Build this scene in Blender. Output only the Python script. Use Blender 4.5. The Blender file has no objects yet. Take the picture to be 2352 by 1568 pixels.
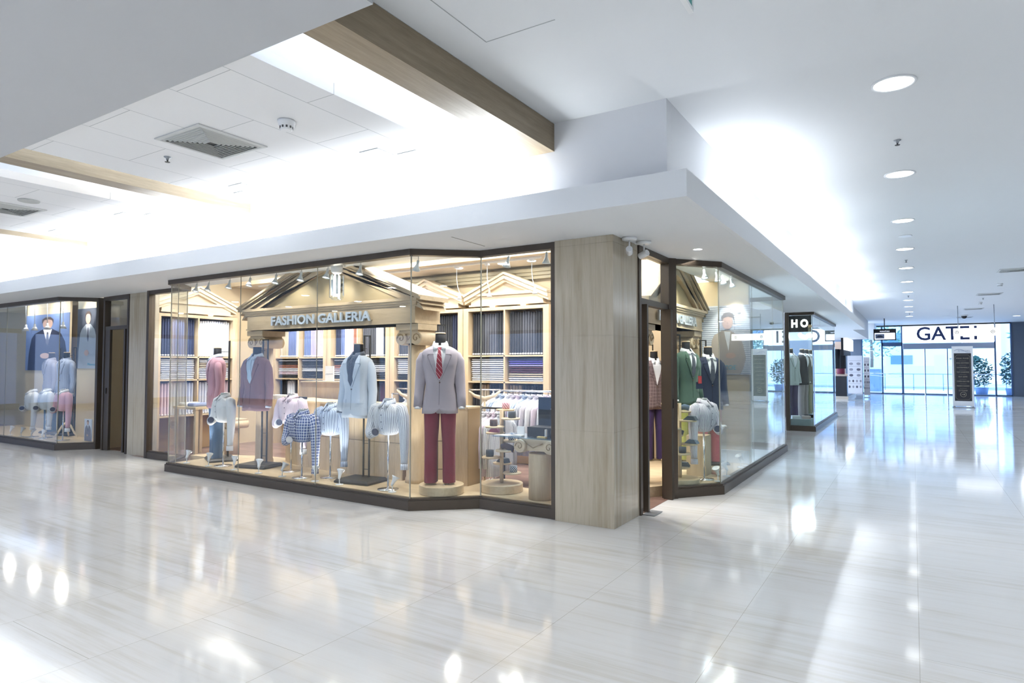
import bpy, math, random
from math import pi, sin, cos, radians as R
from mathutils import Vector, Matrix
random.seed(7)
S = bpy.context.scene
COL = S.collection

# ------------------------------------------------------------------ camera, world, exposure
cam = bpy.data.cameras.new('camera'); camo = bpy.data.objects.new('camera', cam); COL.objects.link(camo)
cam.sensor_width = 36; cam.lens = 22.411; cam.clip_start = .05; cam.clip_end = 300
camo.location = (0, 0, 1.5); camo.rotation_euler = (R(92.144), 0, R(32.137))
S.camera = camo
S.view_settings.view_transform = 'Standard'; S.view_settings.look = 'None'
S.view_settings.exposure = 0.62; S.view_settings.gamma = 1; S.view_settings.use_curve_mapping = False
S.cycles.max_bounces = 6; S.cycles.diffuse_bounces = 3; S.cycles.glossy_bounces = 3
S.cycles.use_adaptive_sampling = True; S.cycles.adaptive_threshold = .1; S.cycles.adaptive_min_samples = 16
S.cycles.transparent_max_bounces = 14; S.cycles.transmission_bounces = 4
S.cycles.use_denoising = True; S.cycles.caustics_reflective = False; S.cycles.caustics_refractive = False
S.cycles.sample_clamp_indirect = 6
W = bpy.data.worlds.new('daylight'); S.world = W; W.use_nodes = True
bg = W.node_tree.nodes['Background']; bg.inputs[0].default_value = (.60, .76, 1, 1); bg.inputs[1].default_value = 4.2

def area(name, loc, rot, sx, sy, power, color=(1, 1, 1), spread=180):
    l = bpy.data.lights.new(name, 'AREA'); l.shape = 'RECTANGLE'; l.size = sx; l.size_y = sy
    l.energy = power; l.color = color; l.spread = R(spread)
    o = bpy.data.objects.new(name, l); o.location = loc; o.rotation_euler = [R(a) for a in rot]; COL.objects.link(o); return o
def spot(name, loc, target, power, angle=40, color=(1, .95, .88), size=.03, blend=.6):
    l = bpy.data.lights.new(name, 'SPOT'); l.energy = power; l.spot_size = R(angle); l.color = color
    l.shadow_soft_size = size; l.spot_blend = blend
    o = bpy.data.objects.new(name, l); o.location = loc; COL.objects.link(o)
    o.rotation_euler = (Vector(target) - Vector(loc)).to_track_quat('-Z', 'Y').to_euler(); return o
COOL = (.93, .97, 1.0); WARM = (1, .95, .87)
# fluorescent battens lying in the cove behind the fascia, shining up
for i in range(6):
    area('cove_batten', (-3.9 - 2.35*i, 4.70, 2.86), (180, 0, 0), 2.0, .10, 34, COOL)
for i in range(7):
    area('cove_batten', (-1.49, 7.0 + 2.5*i, 2.86), (180, 0, 0), .10, 2.0, 15, (.9, .95, 1))
# battens on top of the hung ceiling panels
for x in (-3.15, -6.58, -7.35, -10.72, -11.35):
    area('panel_batten', (x, 3.5, 3.50), (180, 0, 0), .12, 2.3, 14 if x > -4 else (18 if x > -8 else 7), COOL)
for x in (-4.9, -9.1, -13.2):
    area('panel_batten', (x, 4.60, 3.50), (180, 0, 0), 3.0, .12, 16 if x > -6 else (13 if x > -10 else 7), COOL)
# round luminaires over the mall floor beyond the frame
def disc_light(loc, power, color, size=.17):
    o = area('ceiling_luminaire', loc, (0, 0, 0), size, size, power, color); o.data.shape = 'DISK'
for x in (-1.2, -4.2, -7.2, -10.2, -13.2, -16.2):
    for y in (-4.2, -2.4, -.6): disc_light((x, y, 3.58 if x > -2.2 else 3.28), 17, COOL)
for y in (-5, -2, 1, 4): disc_light((2.6, y, 3.58), 24, COOL)
for y in (7, 10, 13, 16, 19, 22, 25, 28, 31, 34): disc_light((3.9, y, 3.58), 26, (.84, .91, 1))
area('mall_fill', (2, -8.6, 2.4), (75, 0, 0), 6, 2, 40, COOL)  # added fill light by the back wall, not one of the luminaires
# shop lighting
for x in (-9.6, -8.0, -6.4, -4.8, -3.4):
    for y in (6.1, 6.95): disc_light((x, y, 3.24), 14, (1, .98, .95), .13)
area('recess_fill', (-6.6, 6.6, 3.02), (180, 0, 0), 7.6, .5, 60, (1, .98, .95))  # added up-light that brightens the ceiling recess, no fitting there
for x in (-9.9, -8.6, -7.3, -5.9, -4.8): disc_light((x, 7.72, 2.985), 9, WARM, .12)
area('bay_lightbox', (-3.1, 8.3, 2.9), (0, 0, 0), 1.0, 3.2, 36, WARM)
for x in (-13.2, -14.4, -15.6, -16.8): disc_light((x, 6.1, 2.93), 10, (1, .95, .88), .16)
area('far_shop_lightbox', (-3.3, 18.5, 2.9), (0, 0, 0), 1.4, 4.6, 60, (.9, .95, 1))
area('kiosk_light', (-3.0, 30, 3.3), (0, 0, 0), 1.0, 6, 40, (.95, .9, 1))

# ------------------------------------------------------------------ materials
def c(h):
    h = h.lstrip('#'); v = [int(h[i:i+2], 16)/255 for i in (0, 2, 4)]
    return tuple(((x/12.92) if x <= .04045 else ((x+.055)/1.055)**2.4) for x in v) + (1,)
MATS = {}
class NT:
    def __init__(s, name):
        s.m = bpy.data.materials.new(name); s.m.use_nodes = True; s.n = s.m.node_tree.nodes; s.l = s.m.node_tree.links
        s.b = s.n['Principled BSDF']; s.out = s.n['Material Output']
    def node(s, t, **k):
        x = s.n.new(t)
        for a, v in k.items():
            if a in x.inputs.keys() if isinstance(a, str) else False: x.inputs[a].default_value = v
            else: setattr(x, a, v)
        return x
    def link(s, a, b): s.l.new(a, b)
    def math(s, op, a, b=None, clamp=False):
        x = s.n.new('ShaderNodeMath'); x.operation = op; x.use_clamp = clamp
        for i, v in enumerate((a, b)):
            if v is None: continue
            if hasattr(v, 'node'): s.link(v, x.inputs[i])
            else: x.inputs[i].default_value = v
        return x.outputs[0]
    def mix(s, f, a, b):
        x = s.n.new('ShaderNodeMix'); x.data_type = 'RGBA'
        for i, v in ((0, f), (6, a), (7, b)):
            if hasattr(v, 'node'): s.link(v, x.inputs[i])
            else: x.inputs[i].default_value = v
        return x.outputs[2]
    def coord(s, kind='Object', scale=(1, 1, 1), rot=(0, 0, 0)):
        t = s.n.new('ShaderNodeTexCoord'); m = s.n.new('ShaderNodeMapping')
        m.inputs['Scale'].default_value = scale; m.inputs['Rotation'].default_value = rot
        s.link(t.outputs[kind], m.inputs[0]); return m.outputs[0]
    def noise(s, vec, scale=1, detail=4, rough=.5):
        x = s.n.new('ShaderNodeTexNoise'); x.inputs['Scale'].default_value = scale
        x.inputs['Detail'].default_value = detail; x.inputs['Roughness'].default_value = rough
        s.link(vec, x.inputs['Vector']); return x.outputs['Fac']
    def ramp(s, f, stops):
        x = s.n.new('ShaderNodeValToRGB'); e = x.color_ramp.elements
        while len(e) > 1: e.remove(e[-1])
        e[0].position, e[0].color = stops[0]
        for p, q in stops[1:]: k = e.new(p); k.color = q
        s.link(f, x.inputs[0]); return x.outputs[0]
    def bump(s, h, strength=.2, dist=.002):
        x = s.n.new('ShaderNodeBump'); x.inputs['Strength'].default_value = strength; x.inputs['Distance'].default_value = dist
        s.link(h, x.inputs['Height']); s.link(x.outputs[0], s.b.inputs['Normal'])
    def sep(s, v):
        x = s.n.new('ShaderNodeSeparateXYZ'); s.link(v, x.inputs[0]); return x.outputs

def mat(name, col, rough=.5, metal=0., emit=None, estr=0., spec=.5, var=.04, alpha=None, nscale=6):
    """plain surface with a faint procedural variation"""
    if name in MATS: return MATS[name]
    t = NT(name); col = c(col) if isinstance(col, str) else tuple(col[:3]) + (1,)
    n = t.noise(t.coord(), nscale, 3)
    d = tuple(x*(1-var) for x in col[:3]) + (1,)
    t.link(t.mix(n, d, col), t.b.inputs['Base Color'])
    t.b.inputs['Roughness'].default_value = rough; t.b.inputs['Metallic'].default_value = metal
    t.b.inputs['Specular IOR Level'].default_value = spec
    if emit is not None:
        t.b.inputs['Emission Color'].default_value = c(emit) if isinstance(emit, str) else tuple(emit) + (1,)
        t.b.inputs['Emission Strength'].default_value = estr
    MATS[name] = t.m; return t.m

def wood(name, c1, c2, scale=(6, 6, .7), rough=.35, k=1.0):
    if name in MATS: return MATS[name]
    t = NT(name); v = t.coord('Object', scale)
    a = t.noise(v, 3.0*k, 6, .6); b = t.noise(v, 14.0*k, 4, .6)
    f = t.math('ADD', t.math('MULTIPLY', a, .65), t.math('MULTIPLY', b, .35))
    t.link(t.ramp(f, [(.33, c(c1)), (.66, c(c2))]), t.b.inputs['Base Color'])
    t.b.inputs['Roughness'].default_value = rough; MATS[name] = t.m; return t.m

def fabric(name, col, pat=None, col2='#ffffff', pitch=.02, width=.25, rough=.85, vp=None):
    """cloth; pattern runs on the garment's own UV (metres round and along)"""
    if name in MATS: return MATS[name]
    t = NT(name); base = c(col)
    n = t.noise(t.coord('Object', (1, 1, 1)), 300, 2); n2 = t.noise(t.coord('Object', (1, 1, 1)), 12, 3)
    d = tuple(x*.86 for x in base[:3]) + (1,)
    colr = t.mix(t.math('ADD', t.math('MULTIPLY', n, .6), t.math('MULTIPLY', n2, .4)), d, base)
    if pat:
        u = t.coord('UV'); x, y, z = t.sep(u)
        def line(a, p, w): return t.math('LESS_THAN', t.math('FRACT', t.math('DIVIDE', t.math('ADD', a, 10.0), p)), w)
        if pat == 'stripe': f = line(x, pitch, width)
        elif pat == 'multi': f = t.math('MAXIMUM', line(x, pitch, width), t.math('MULTIPLY', line(x, pitch*.37, .22), .6))
        elif pat == 'check': f = t.math('MAXIMUM', line(x, pitch, width), line(y, vp or pitch, width))
        elif pat == 'diag': f = line(t.math('ADD', x, t.math('MULTIPLY', y, .8)), pitch, width)
        colr = t.mix(f, colr, c(col2))
    t.link(colr, t.b.inputs['Base Color']); t.b.inputs['Roughness'].default_value = rough
    t.b.inputs['Sheen Weight'].default_value = .15
    t.bump(n2, .35, .01)
    MATS[name] = t.m; return t.m

def glass(name, tint=(.975, .99, .985), r0=.035, rough=0.0, gl=1.0):
    t = NT(name); t.n.remove(t.b)
    tr = t.n.new('ShaderNodeBsdfTransparent'); tr.inputs[0].default_value = tint + (1,)
    g = t.n.new('ShaderNodeBsdfGlossy'); g.inputs['Roughness'].default_value = rough; g.inputs['Color'].default_value = (gl, gl, gl, 1)
    lw = t.n.new('ShaderNodeLayerWeight'); lw.inputs['Blend'].default_value = .5
    f = t.math('ADD', t.math('MULTIPLY', t.math('POWER', lw.outputs['Facing'], 4.2), 1-r0), r0, True)
    mx = t.n.new('ShaderNodeMixShader'); t.link(f, mx.inputs[0]); t.link(tr.outputs[0], mx.inputs[1]); t.link(g.outputs[0], mx.inputs[2])
    t.link(mx.outputs[0], t.out.inputs[0]); MATS[name] = t.m; return t.m

def floor_mat():
    t = NT('polished_travertine'); o = t.coord('Object')
    a = t.noise(t.coord('Object', (.35, 9, 1)), 2.2, 8, .62); b = t.noise(t.coord('Object', (.9, 40, 1)), 2.0, 5, .6)
    cc = t.noise(t.coord('Object', (.5, 1.4, 1)), 1.1, 4, .6)
    f = t.math('ADD', t.math('ADD', t.math('MULTIPLY', a, .42), t.math('MULTIPLY', b, .16)), t.math('MULTIPLY', cc, .42))
    col = t.ramp(f, [(.30, c('#d3cdc2')), (.41, c('#e3dfd8')), (.5, c('#efedeb')), (.60, c('#f2f1f0')), (.72, c('#e6e2da'))])
    br = t.n.new('ShaderNodeTexBrick'); t.link(t.coord('Object', (1, 1, 1), (0, 0, pi/2)), br.inputs['Vector'])
    br.offset = .37; br.inputs['Scale'].default_value = 1; br.inputs['Brick Width'].default_value = 1.66
    br.inputs['Row Height'].default_value = .9; br.inputs['Mortar Size'].default_value = .0016
    br.inputs['Mortar Smooth'].default_value = .3
    br.inputs['Color1'].default_value = (1, 1, 1, 1); br.inputs['Color2'].default_value = (.955, .955, .95, 1)
    m = t.n.new('ShaderNodeMix'); m.data_type = 'RGBA'; m.blend_type = 'MULTIPLY'; m.inputs[0].default_value = 1
    t.link(col, m.inputs[6]); t.link(br.outputs['Color'], m.inputs[7])
    col2 = t.mix(br.outputs['Fac'], m.outputs[2], c('#c2bdb3'))
    t.link(col2, t.b.inputs['Base Color']); t.b.inputs['Roughness'].default_value = .12
    t.link(t.math('ADD', t.math('MULTIPLY', cc, .06), .05), t.b.inputs['Roughness'])
    t.b.inputs['Specular IOR Level'].default_value = .62
    nz = t.noise(t.coord('Object', (1, 1, 1)), 1.6, 3); t.bump(nz, .05, .02)
    return t.m
def travertine():
    t = NT('vertical_travertine')
    a = t.noise(t.coord('Object', (9, 9, .5)), 2.2, 8, .65); b = t.noise(t.coord('Object', (2, 2, .35)), 1.6, 4, .6)
    f = t.math('ADD', t.math('MULTIPLY', a, .6), t.math('MULTIPLY', b, .4))
    t.link(t.ramp(f, [(.3, c('#978a72')), (.42, c('#aea28c')), (.55, c('#bdb3a0')), (.7, c('#a69b84'))]), t.b.inputs['Base Color'])
    t.b.inputs['Roughness'].default_value = .18; return t.m
def parquet():
    t = NT('parquet'); br = t.n.new('ShaderNodeTexBrick'); t.link(t.coord('Object'), br.inputs['Vector'])
    br.inputs['Scale'].default_value = 1; br.inputs['Brick Width'].default_value = .45; br.inputs['Row Height'].default_value = .07
    br.inputs['Mortar Size'].default_value = .001
    br.inputs['Color1'].default_value = c('#9b7f74'); br.inputs['Color2'].default_value = c('#7d6258'); br.inputs['Mortar'].default_value = c('#4c3a33')
    t.link(br.outputs['Color'], t.b.inputs['Base Color']); t.b.inputs['Roughness'].default_value = .3; return t.m
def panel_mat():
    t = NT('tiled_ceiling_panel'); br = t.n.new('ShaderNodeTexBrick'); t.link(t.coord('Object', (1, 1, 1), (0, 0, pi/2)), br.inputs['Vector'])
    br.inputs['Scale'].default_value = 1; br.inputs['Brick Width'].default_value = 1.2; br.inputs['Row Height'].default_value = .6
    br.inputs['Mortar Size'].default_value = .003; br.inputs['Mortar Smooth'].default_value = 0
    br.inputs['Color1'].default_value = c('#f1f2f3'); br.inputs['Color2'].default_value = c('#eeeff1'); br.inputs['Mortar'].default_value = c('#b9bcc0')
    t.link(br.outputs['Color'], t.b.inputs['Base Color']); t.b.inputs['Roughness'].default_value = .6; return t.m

FLOOR = floor_mat(); TRAV = travertine(); PARQ = parquet(); PANEL = panel_mat()
WHITE = mat('white_plaster', '#e4e7ea', .7, var=.015, nscale=2)
WHITE2 = mat('white_paint_satin', '#e8eaee', .35, var=.01, nscale=2)
BRONZE = mat('dark_bronze_frame', '#544b42', .38, .35)
WALNUT = wood('grey_brown_veneer', '#857761', '#a09078', (8, .6, 8), .4)
OAK = wood('honey_maple', '#bfa684', '#d6c1a0', (5, 5, .6), .4)
OAKH = wood('honey_maple_level', '#c4ac89', '#dac7a6', (.7, 6, 6), .4)
TANW = mat('tan_wall', '#d9c7a6', .6, var=.03, nscale=3)
GLASS = glass('shop_glass'); GLASSD = glass('door_glass', (.97, .98, .97)); GLASSB = glass('blue_facade_glass', (.74, .88, 1.0), .05)
GLASSG = glass('green_edge_glass', (.93, .98, .97), .05)
ACR = glass('clear_acrylic', (.92, .95, .97), .06)
BLACK = mat('black_metal', '#3a3835', .45, .3)
BLKCL = mat('black_cloth', '#1d1c1f', .8)
CHROME = mat('chrome', '#e4e6ea', .12, 1.)
WPL = mat('white_plastic', '#eef0f2', .35, var=.01)
LAMP = mat('lit_lamp', '#ffffff', .5, emit=(1, 1, 1), estr=9)
LAMPS = mat('lit_downlight', '#ffffff', .5, emit=(.93, .97, 1), estr=5)
LAMPW = mat('warm_lit_lamp', '#ffffff', .5, emit=(1, .93, .8), estr=10)
GREY = mat('grey_metal', '#9da3aa', .4, .6)
DGREY = mat('dark_grille', '#5d5e5e', .6)
SKIN = mat('printed_skin', '#caa795', .6)

# ------------------------------------------------------------------ geometry helpers
class MB:
    def __init__(s): s.v = []; s.f = []; s.uv = []; s.sm = []; s.mi = []; s.cur = 0
    def face(s, idx, smooth=False, uv=None): s.f.append(tuple(idx)); s.sm.append(smooth); s.uv.append(uv); s.mi.append(s.cur)
    def add(s, pts): n = len(s.v); s.v += [tuple(p) for p in pts]; return n
    def box(s, x0, x1, y0, y1, z0, z1):
        n = s.add([(x, y, z) for z in (z0, z1) for y in (y0, y1) for x in (x0, x1)])
        for q in ((0, 2, 3, 1), (4, 5, 7, 6), (0, 1, 5, 4), (2, 6, 7, 3), (0, 4, 6, 2), (1, 3, 7, 5)): s.face([n+i for i in q])
        return s
    def rbox(s, cx, cy, z0, z1, lx, ly, ang):
        ca, sa = cos(ang), sin(ang); P = []
        for z in (z0, z1):
            for b in (-ly/2, ly/2):
                for a in (-lx/2, lx/2): P.append((cx+a*ca-b*sa, cy+a*sa+b*ca, z))
        n = s.add(P)
        for q in ((0, 2, 3, 1), (4, 5, 7, 6), (0, 1, 5, 4), (2, 6, 7, 3), (0, 4, 6, 2), (1, 3, 7, 5)): s.face([n+i for i in q])
        return s
    def seg(s, p, q, t, z0, z1, over=0):
        """upright bar along the ground line p-q, thickness t"""
        dx, dy = q[0]-p[0], q[1]-p[1]; L = math.hypot(dx, dy)
        return s.rbox((p[0]+q[0])/2, (p[1]+q[1])/2, z0, z1, L+over, t, math.atan2(dy, dx))
    def prism(s, poly, z0, z1, plane='xy'):
        m = {'xy': lambda a, b, z: (a, b, z), 'xz': lambda a, b, z: (a, z, b), 'yz': lambda a, b, z: (z, a, b)}[plane]
        n = s.add([m(a, b, z0) for a, b in poly] + [m(a, b, z1) for a, b in poly]); k = len(poly)
        s.face([n+i for i in range(k)][::-1]); s.face([n+k+i for i in range(k)])
        for i in range(k): j = (i+1) % k; s.face([n+i, n+j, n+k+j, n+k+i])
        return s
    def rings(s, rs, cap0=True, cap1=True, smooth=True, closed=True, vs=None, us=None):
        k = len(rs[0]); n = s.add([p for r in rs for p in r])
        if vs is None:
            vs = [0]
            for a, b in zip(rs, rs[1:]): vs.append(vs[-1] + (sum((Vector(p) for p in b), Vector())/k - sum((Vector(p) for p in a), Vector())/k).length)
        if us is None:
            big = max(rs, key=lambda r: (Vector(r[0])-Vector(r[k//2])).length); us = [0]
            for i in range(k): us.append(us[-1] + (Vector(big[(i+1) % k])-Vector(big[i])).length)
        for r in range(len(rs)-1):
            for i in range(k if closed else k-1):
                j = (i+1) % k
                s.face([n+r*k+i, n+r*k+j, n+(r+1)*k+j, n+(r+1)*k+i], smooth, [(us[i], vs[r]), (us[i+1], vs[r]), (us[i+1], vs[r+1]), (us[i], vs[r+1])])
        if cap0: s.face([n+i for i in range(k)][::-1])
        if cap1: s.face([n+(len(rs)-1)*k+i for i in range(k)])
        return s
    def tube(s, pts, rad, n=12, cap=True, up=(0, 0, 1), cap0=None, cap1=None):
        pts = [Vector(p) for p in pts]; rs = []
        if not isinstance(rad, (list, tuple)): rad = [rad]*len(pts)
        ref = None
        for i, p in enumerate(pts):
            t = (pts[min(i+1, len(pts)-1)] - pts[max(i-1, 0)]).normalized()
            if ref is None:
                ref = Vector((1, 0, 0)) if abs(t.x) < .8 else Vector((0, 1, 0))
            a = (ref - t*ref.dot(t)).normalized(); b = t.cross(a); ref = a
            r = rad[i]; ra, rb = r if isinstance(r, (list, tuple)) else (r, r)
            rs.append([p + a*ra*cos(2*pi*k/n) + b*rb*sin(2*pi*k/n) for k in range(n)])
        return s.rings(rs, cap if cap0 is None else cap0, cap if cap1 is None else cap1)
    def cyl(s, p0, p1, r0, r1=None, n=20): return s.tube([p0, p1], [r0, r0 if r1 is None else r1], n)
    def lathe(s, prof, cx=0, cy=0, n=24, smooth=True):
        return s.rings([[(cx+r*cos(2*pi*k/n), cy+r*sin(2*pi*k/n), z) for k in range(n)] for r, z in prof], True, True, smooth)
    def ball(s, p, r, n=10, sz=1):
        return s.lathe([(max(r*sin(pi*i/n), 1e-4), 0) for i in range(0)] or [(max(r*sin(pi*i/n), 1e-4), p[2]-r*sz*cos(pi*i/n)) for i in range(n+1)], p[0], p[1], n*2)
    def blob(s, p, rx, ry, rz, seed=0, n=9, amp=.25):
        rd = random.Random(seed); rs = []
        for i in range(n+1):
            th = pi*i/n; rs.append([(p[0]+rx*sin(th)*cos(2*pi*k/14)*(1+amp*(rd.random()-.5)), p[1]+ry*sin(th)*sin(2*pi*k/14)*(1+amp*(rd.random()-.5)), p[2]-rz*cos(th)*(1+amp*.5*(rd.random()-.5))) for k in range(14)])
        return s.rings(rs)
    def leaves(s, p, rx, ry, rz, count, size, seed=0):
        rd = random.Random(seed)
        for _ in range(count):
            while True:
                d = Vector((rd.uniform(-1, 1), rd.uniform(-1, 1), rd.uniform(-1, 1)))
                if d.length < 1: break
            q = Vector((p[0]+d.x*rx, p[1]+d.y*ry, p[2]+d.z*rz)); a = Vector((rd.uniform(-1, 1), rd.uniform(-1, 1), rd.uniform(-.6, .6))).normalized()
            b = a.cross(Vector((rd.uniform(-1, 1), rd.uniform(-1, 1), 1))).normalized(); z = size*rd.uniform(.6, 1.3)
            n = s.add([q-a*z, q-b*z*.35, q+a*z, q+b*z*.35]); s.face([n, n+1, n+2, n+3])
        return s
    def moved(s, M):
        s.v = [tuple(M @ Vector(p)) for p in s.v]; return s
    def build(s, name, mats, parent=None, label=None, kind=None):
        me = bpy.data.meshes.new(name); me.from_pydata(s.v, [], s.f)
        if any(u is not None for u in s.uv):
            uvl = me.uv_layers.new(name='UVMap'); li = 0
            for f, u in zip(s.f, s.uv):
                for i in range(len(f)):
                    if u is not None: uvl.data[li].uv = u[i]
                    li += 1
        for p, sm, mi in zip(me.polygons, s.sm, s.mi): p.use_smooth = sm; p.material_index = mi
        if not isinstance(mats, (list, tuple)): mats = [mats]
        for m in mats: me.materials.append(m)
        me.update()
        o = bpy.data.objects.new(name, me); COL.objects.link(o)
        if parent: o.parent = parent
        if label: o['label'] = label
        if kind: o['kind'] = kind
        return o
def thing(name, label, cat, loc=(0, 0, 0), rz=0, group=None, sc=1):
    o = bpy.data.objects.new(name, None); o.empty_display_size = .1; COL.objects.link(o); o.location = loc; o.rotation_euler = (0, 0, R(rz)); o.scale = (sc,)*3
    o['label'] = label; o['category'] = cat
    if group: o['group'] = group
    return o
def tag(o, label, cat, group=None, kind=None):
    o['label'] = label; o['category'] = cat
    if group: o['group'] = group
    if kind: o['kind'] = kind
    return o
def struct(name, mb, m, parent=None):
    return mb.build(name, m, parent, kind=None if parent else 'structure')
def sempty(name):
    o = bpy.data.objects.new(name, None); COL.objects.link(o); o['kind'] = 'structure'; return o
KIDS = {}
def dup(root, loc, rz=None, label=None, group=None, sc=None):
    def rec(o, par):
        n = o.copy(); COL.objects.link(n); n.parent = par
        for ch in [x for x in o.children]: rec(ch, n)
        return n
    r = rec(root, None); r.location = loc
    if rz is not None: r.rotation_euler = (r.rotation_euler[0], r.rotation_euler[1], R(rz))
    if label: r['label'] = label
    if group: r['group'] = group
    if sc: r.scale = (sc,)*3
    return r
def text(name, body, size, m, parent=None, loc=(0, 0, 0), rot=(90, 0, 0), ext=.002, width=None, bold=0, align='CENTER'):
    cu = bpy.data.curves.new(name, 'FONT'); cu.body = body; cu.size = size; cu.extrude = ext; cu.offset = bold; cu.align_x = align; cu.resolution_u = 3
    to = bpy.data.objects.new(name, cu); COL.objects.link(to)
    me = bpy.data.meshes.new_from_object(to.evaluated_get(bpy.context.evaluated_depsgraph_get()))
    bpy.data.objects.remove(to); bpy.data.curves.remove(cu)
    xs = [v.co.x for v in me.vertices] or [0, 1]
    if width:
        k = width/(max(xs)-min(xs)); mid = (max(xs)+min(xs))/2
        for v in me.vertices: v.co.x = (v.co.x-mid)*k
    me.materials.clear(); me.materials.append(m)
    o = bpy.data.objects.new(name, me); COL.objects.link(o); o.location = loc; o.rotation_euler = [R(a) for a in rot]
    if parent: o.parent = parent
    return o
ORD = ['nearest', 'second', 'third', 'fourth', 'fifth', 'sixth', 'seventh', 'eighth', 'ninth', 'tenth', 'farthest']
def box(name, m, dims, parent=None, label=None): return MB().box(*dims).build(name, m, parent, label)

# ------------------------------------------------------------------ the setting
struct('floor', MB().box(-26, 9, -9, 39.05, -.1, 0), FLOOR)
struct('floor_shop', MB().prism([(-11, 5.66), (-3.0, 5.6), (-2.99, 6.12), (-2.345, 6.125), (-2.345, 7.13), (-2.3, 9.3), (-4.2, 9.3), (-4.2, 8.36), (-11, 8.36)], -.02, .004), PARQ)
struct('ceiling_main', MB().box(-2.6, 9, -9, 39.05, 3.6, 3.7), WHITE)
struct('ceiling_low', MB().box(-26, -2.245, -9, 2.27, 3.30, 3.598), mat('shaded_soffit_plaster', '#bfc1c4', .7, var=.01))  # soffit's shade put into its grey, the hung panels' brightness into their white
struct('ceiling_coffer', MB().box(-26, -2.61, 2.27, 4.9, 3.9, 4.0), WHITE2)
struct('wall_upper_left', MB().box(-26, -1.6, 4.83, 4.95, 2.81, 3.899), WHITE2)
struct('wall_upper_right', MB().box(-1.72, -1.6, 4.951, 23.4, 2.81, 3.598), WHITE2)
struct('ceiling_soffit', MB().prism([(-26, 4.576), (-1.403, 4.576), (-1.403, 24.8), (-2.5, 24.8), (-2.5, 5.75), (-26, 5.75)], 2.72, 2.805), WHITE)
struct('trim_fascia', MB().prism([(-26, 4.53), (-1.357, 4.53), (-1.357, 24.8), (-1.402, 24.8), (-1.402, 4.575), (-26, 4.575)], 2.72, 2.924), WHITE)
struct('ceiling_soffit_far', MB().box(-6.5, -1.75, 24.802, 34.5, 2.74, 3.597), WHITE)
struct('trim_soffit_slot', MB().rbox(-3.69, 5.07, 2.7195, 2.722, .012, .56, 0), DGREY)
for i, x in enumerate((-2.85, -7.03, -11.07, -15.1, -19.1)):
    w = .25 if i == 0 else .23
    struct('beam', MB().box(x, x+w, 2.0 if i == 0 else 2.1, 4.829, 3.355, 3.597 if i == 0 else 3.9), WALNUT)
struct('wall_coffer_end', MB().box(-2.85, -2.61, 2.272, 4.829, 3.598, 3.899), WHITE2)
for i, (a, b) in enumerate(((-6.42, -3.33), (-10.5, -7.58), (-14.6, -11.6), (-18.7, -15.7))):
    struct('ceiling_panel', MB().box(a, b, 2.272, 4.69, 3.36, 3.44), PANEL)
for nm, a in (('trim_hatch', ((-2.31, 2.4, -2.303, 3.36), (-2.31, 3.353, -1.8, 3.36))),):
    struct(nm, MB().box(a[0][0], a[0][2], a[0][1], a[0][3], 3.5985, 3.601).box(a[1][0], a[1][2], a[1][1], a[1][3], 3.5985, 3.601), mat('hatch_line', '#aab0b4', .7))
# travertine pillars
def pillar(x0, x1, y0, y1, zj=(.88, 1.78, 2.655)):
    m = MB(); z0 = 0
    for z in list(zj) + [2.72]:
        m.box(x0, x1, y0, y1, z0+.0012, z-.0012); z0 = z
    m.box(x0+.003, x1-.003, y0+.003, y1-.003, .0, 2.719)
    return m
struct('pillar', pillar(-2.955, -2.341, 5.491, 6.12), TRAV)
struct('pillar', pillar(-11.28, -10.60, 5.71, 5.84), TRAV)
# enclosing walls of shops and mall
struct('wall_shop_back', MB().box(-11.0, -4.2, 8.36, 8.46, 0, 3.3), TANW)
struct('wall_shop_left', MB().box(-11.12, -11.0, 5.75, 8.46, 0, 3.3), TANW)
struct('wall_shop_inner', MB().box(-4.32, -4.2, 8.46, 9.4, 0, 3.3), TANW)
struct('wall_bay_end', MB().box(-4.3, -1.95, 9.4, 9.5, 0, 2.72), TANW)
struct('ceiling_shop_rear', MB().box(-11, -2.5, 7.402, 8.46, 3.0, 3.3), mat('shop_ceiling', '#ded6ce', .7))
struct('ceiling_shop_front', MB().box(-11, -2.5, 5.75, 7.4, 3.26, 3.32), mat('shop_light_ceiling', '#f3f2ee', .7))
struct('ceiling_bay', MB().box(-4.3, -2.5, 8.462, 9.4, 2.96, 3.3), MATS['shop_ceiling'])
m = MB()
for k in range(3): m.box(-11, -2.52, 7.31+k*.025, 7.4, 2.98+k*.07, 3.05+k*.07)
struct('trim_crown_front', m, OAKH)
m = MB()
for k in range(3): m.box(-10.99, -4.2, 8.26-.03*k, 8.36, 2.80+k*.05, 2.85+k*.05)
struct('trim_crown_back', m, mat('olive_molding', '#a39a80', .5))
struct('wall_left_shop', MB().box(-26, -11.3, 6.9, 7.0, 0, 3.2), TANW)
struct('wall_left_shop_side', MB().box(-12.45, -12.35, 5.9, 6.9, 0, 2.72), TANW)
struct('wall_left_shop_corridor', MB().box(-11.3, -11.2, 5.86, 6.9, 0, 3.0), TANW)
struct('ceiling_left_shop', MB().box(-26, -11.13, 5.752, 6.9, 2.95, 3.2), WHITE)
struct('floor_left_shop', MB().box(-26, -11.3, 5.85, 6.9, -.02, .004), PARQ)
BLUEW = mat('far_blue_wall', '#7c93b8', .6)
struct('wall_west', MB().box(-26.1, -26, -9, 7, 0, 3.9), BLUEW)
struct('wall_right', MB().box(6.5, 6.6, -9, 39, 0, 3.6), mat('grey_side_wall', '#5f6979', .6))
struct('wall_far_right', MB().box(4.08, 6.5, 39, 39.1, 0, 3.6), MATS['grey_side_wall'])
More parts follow.
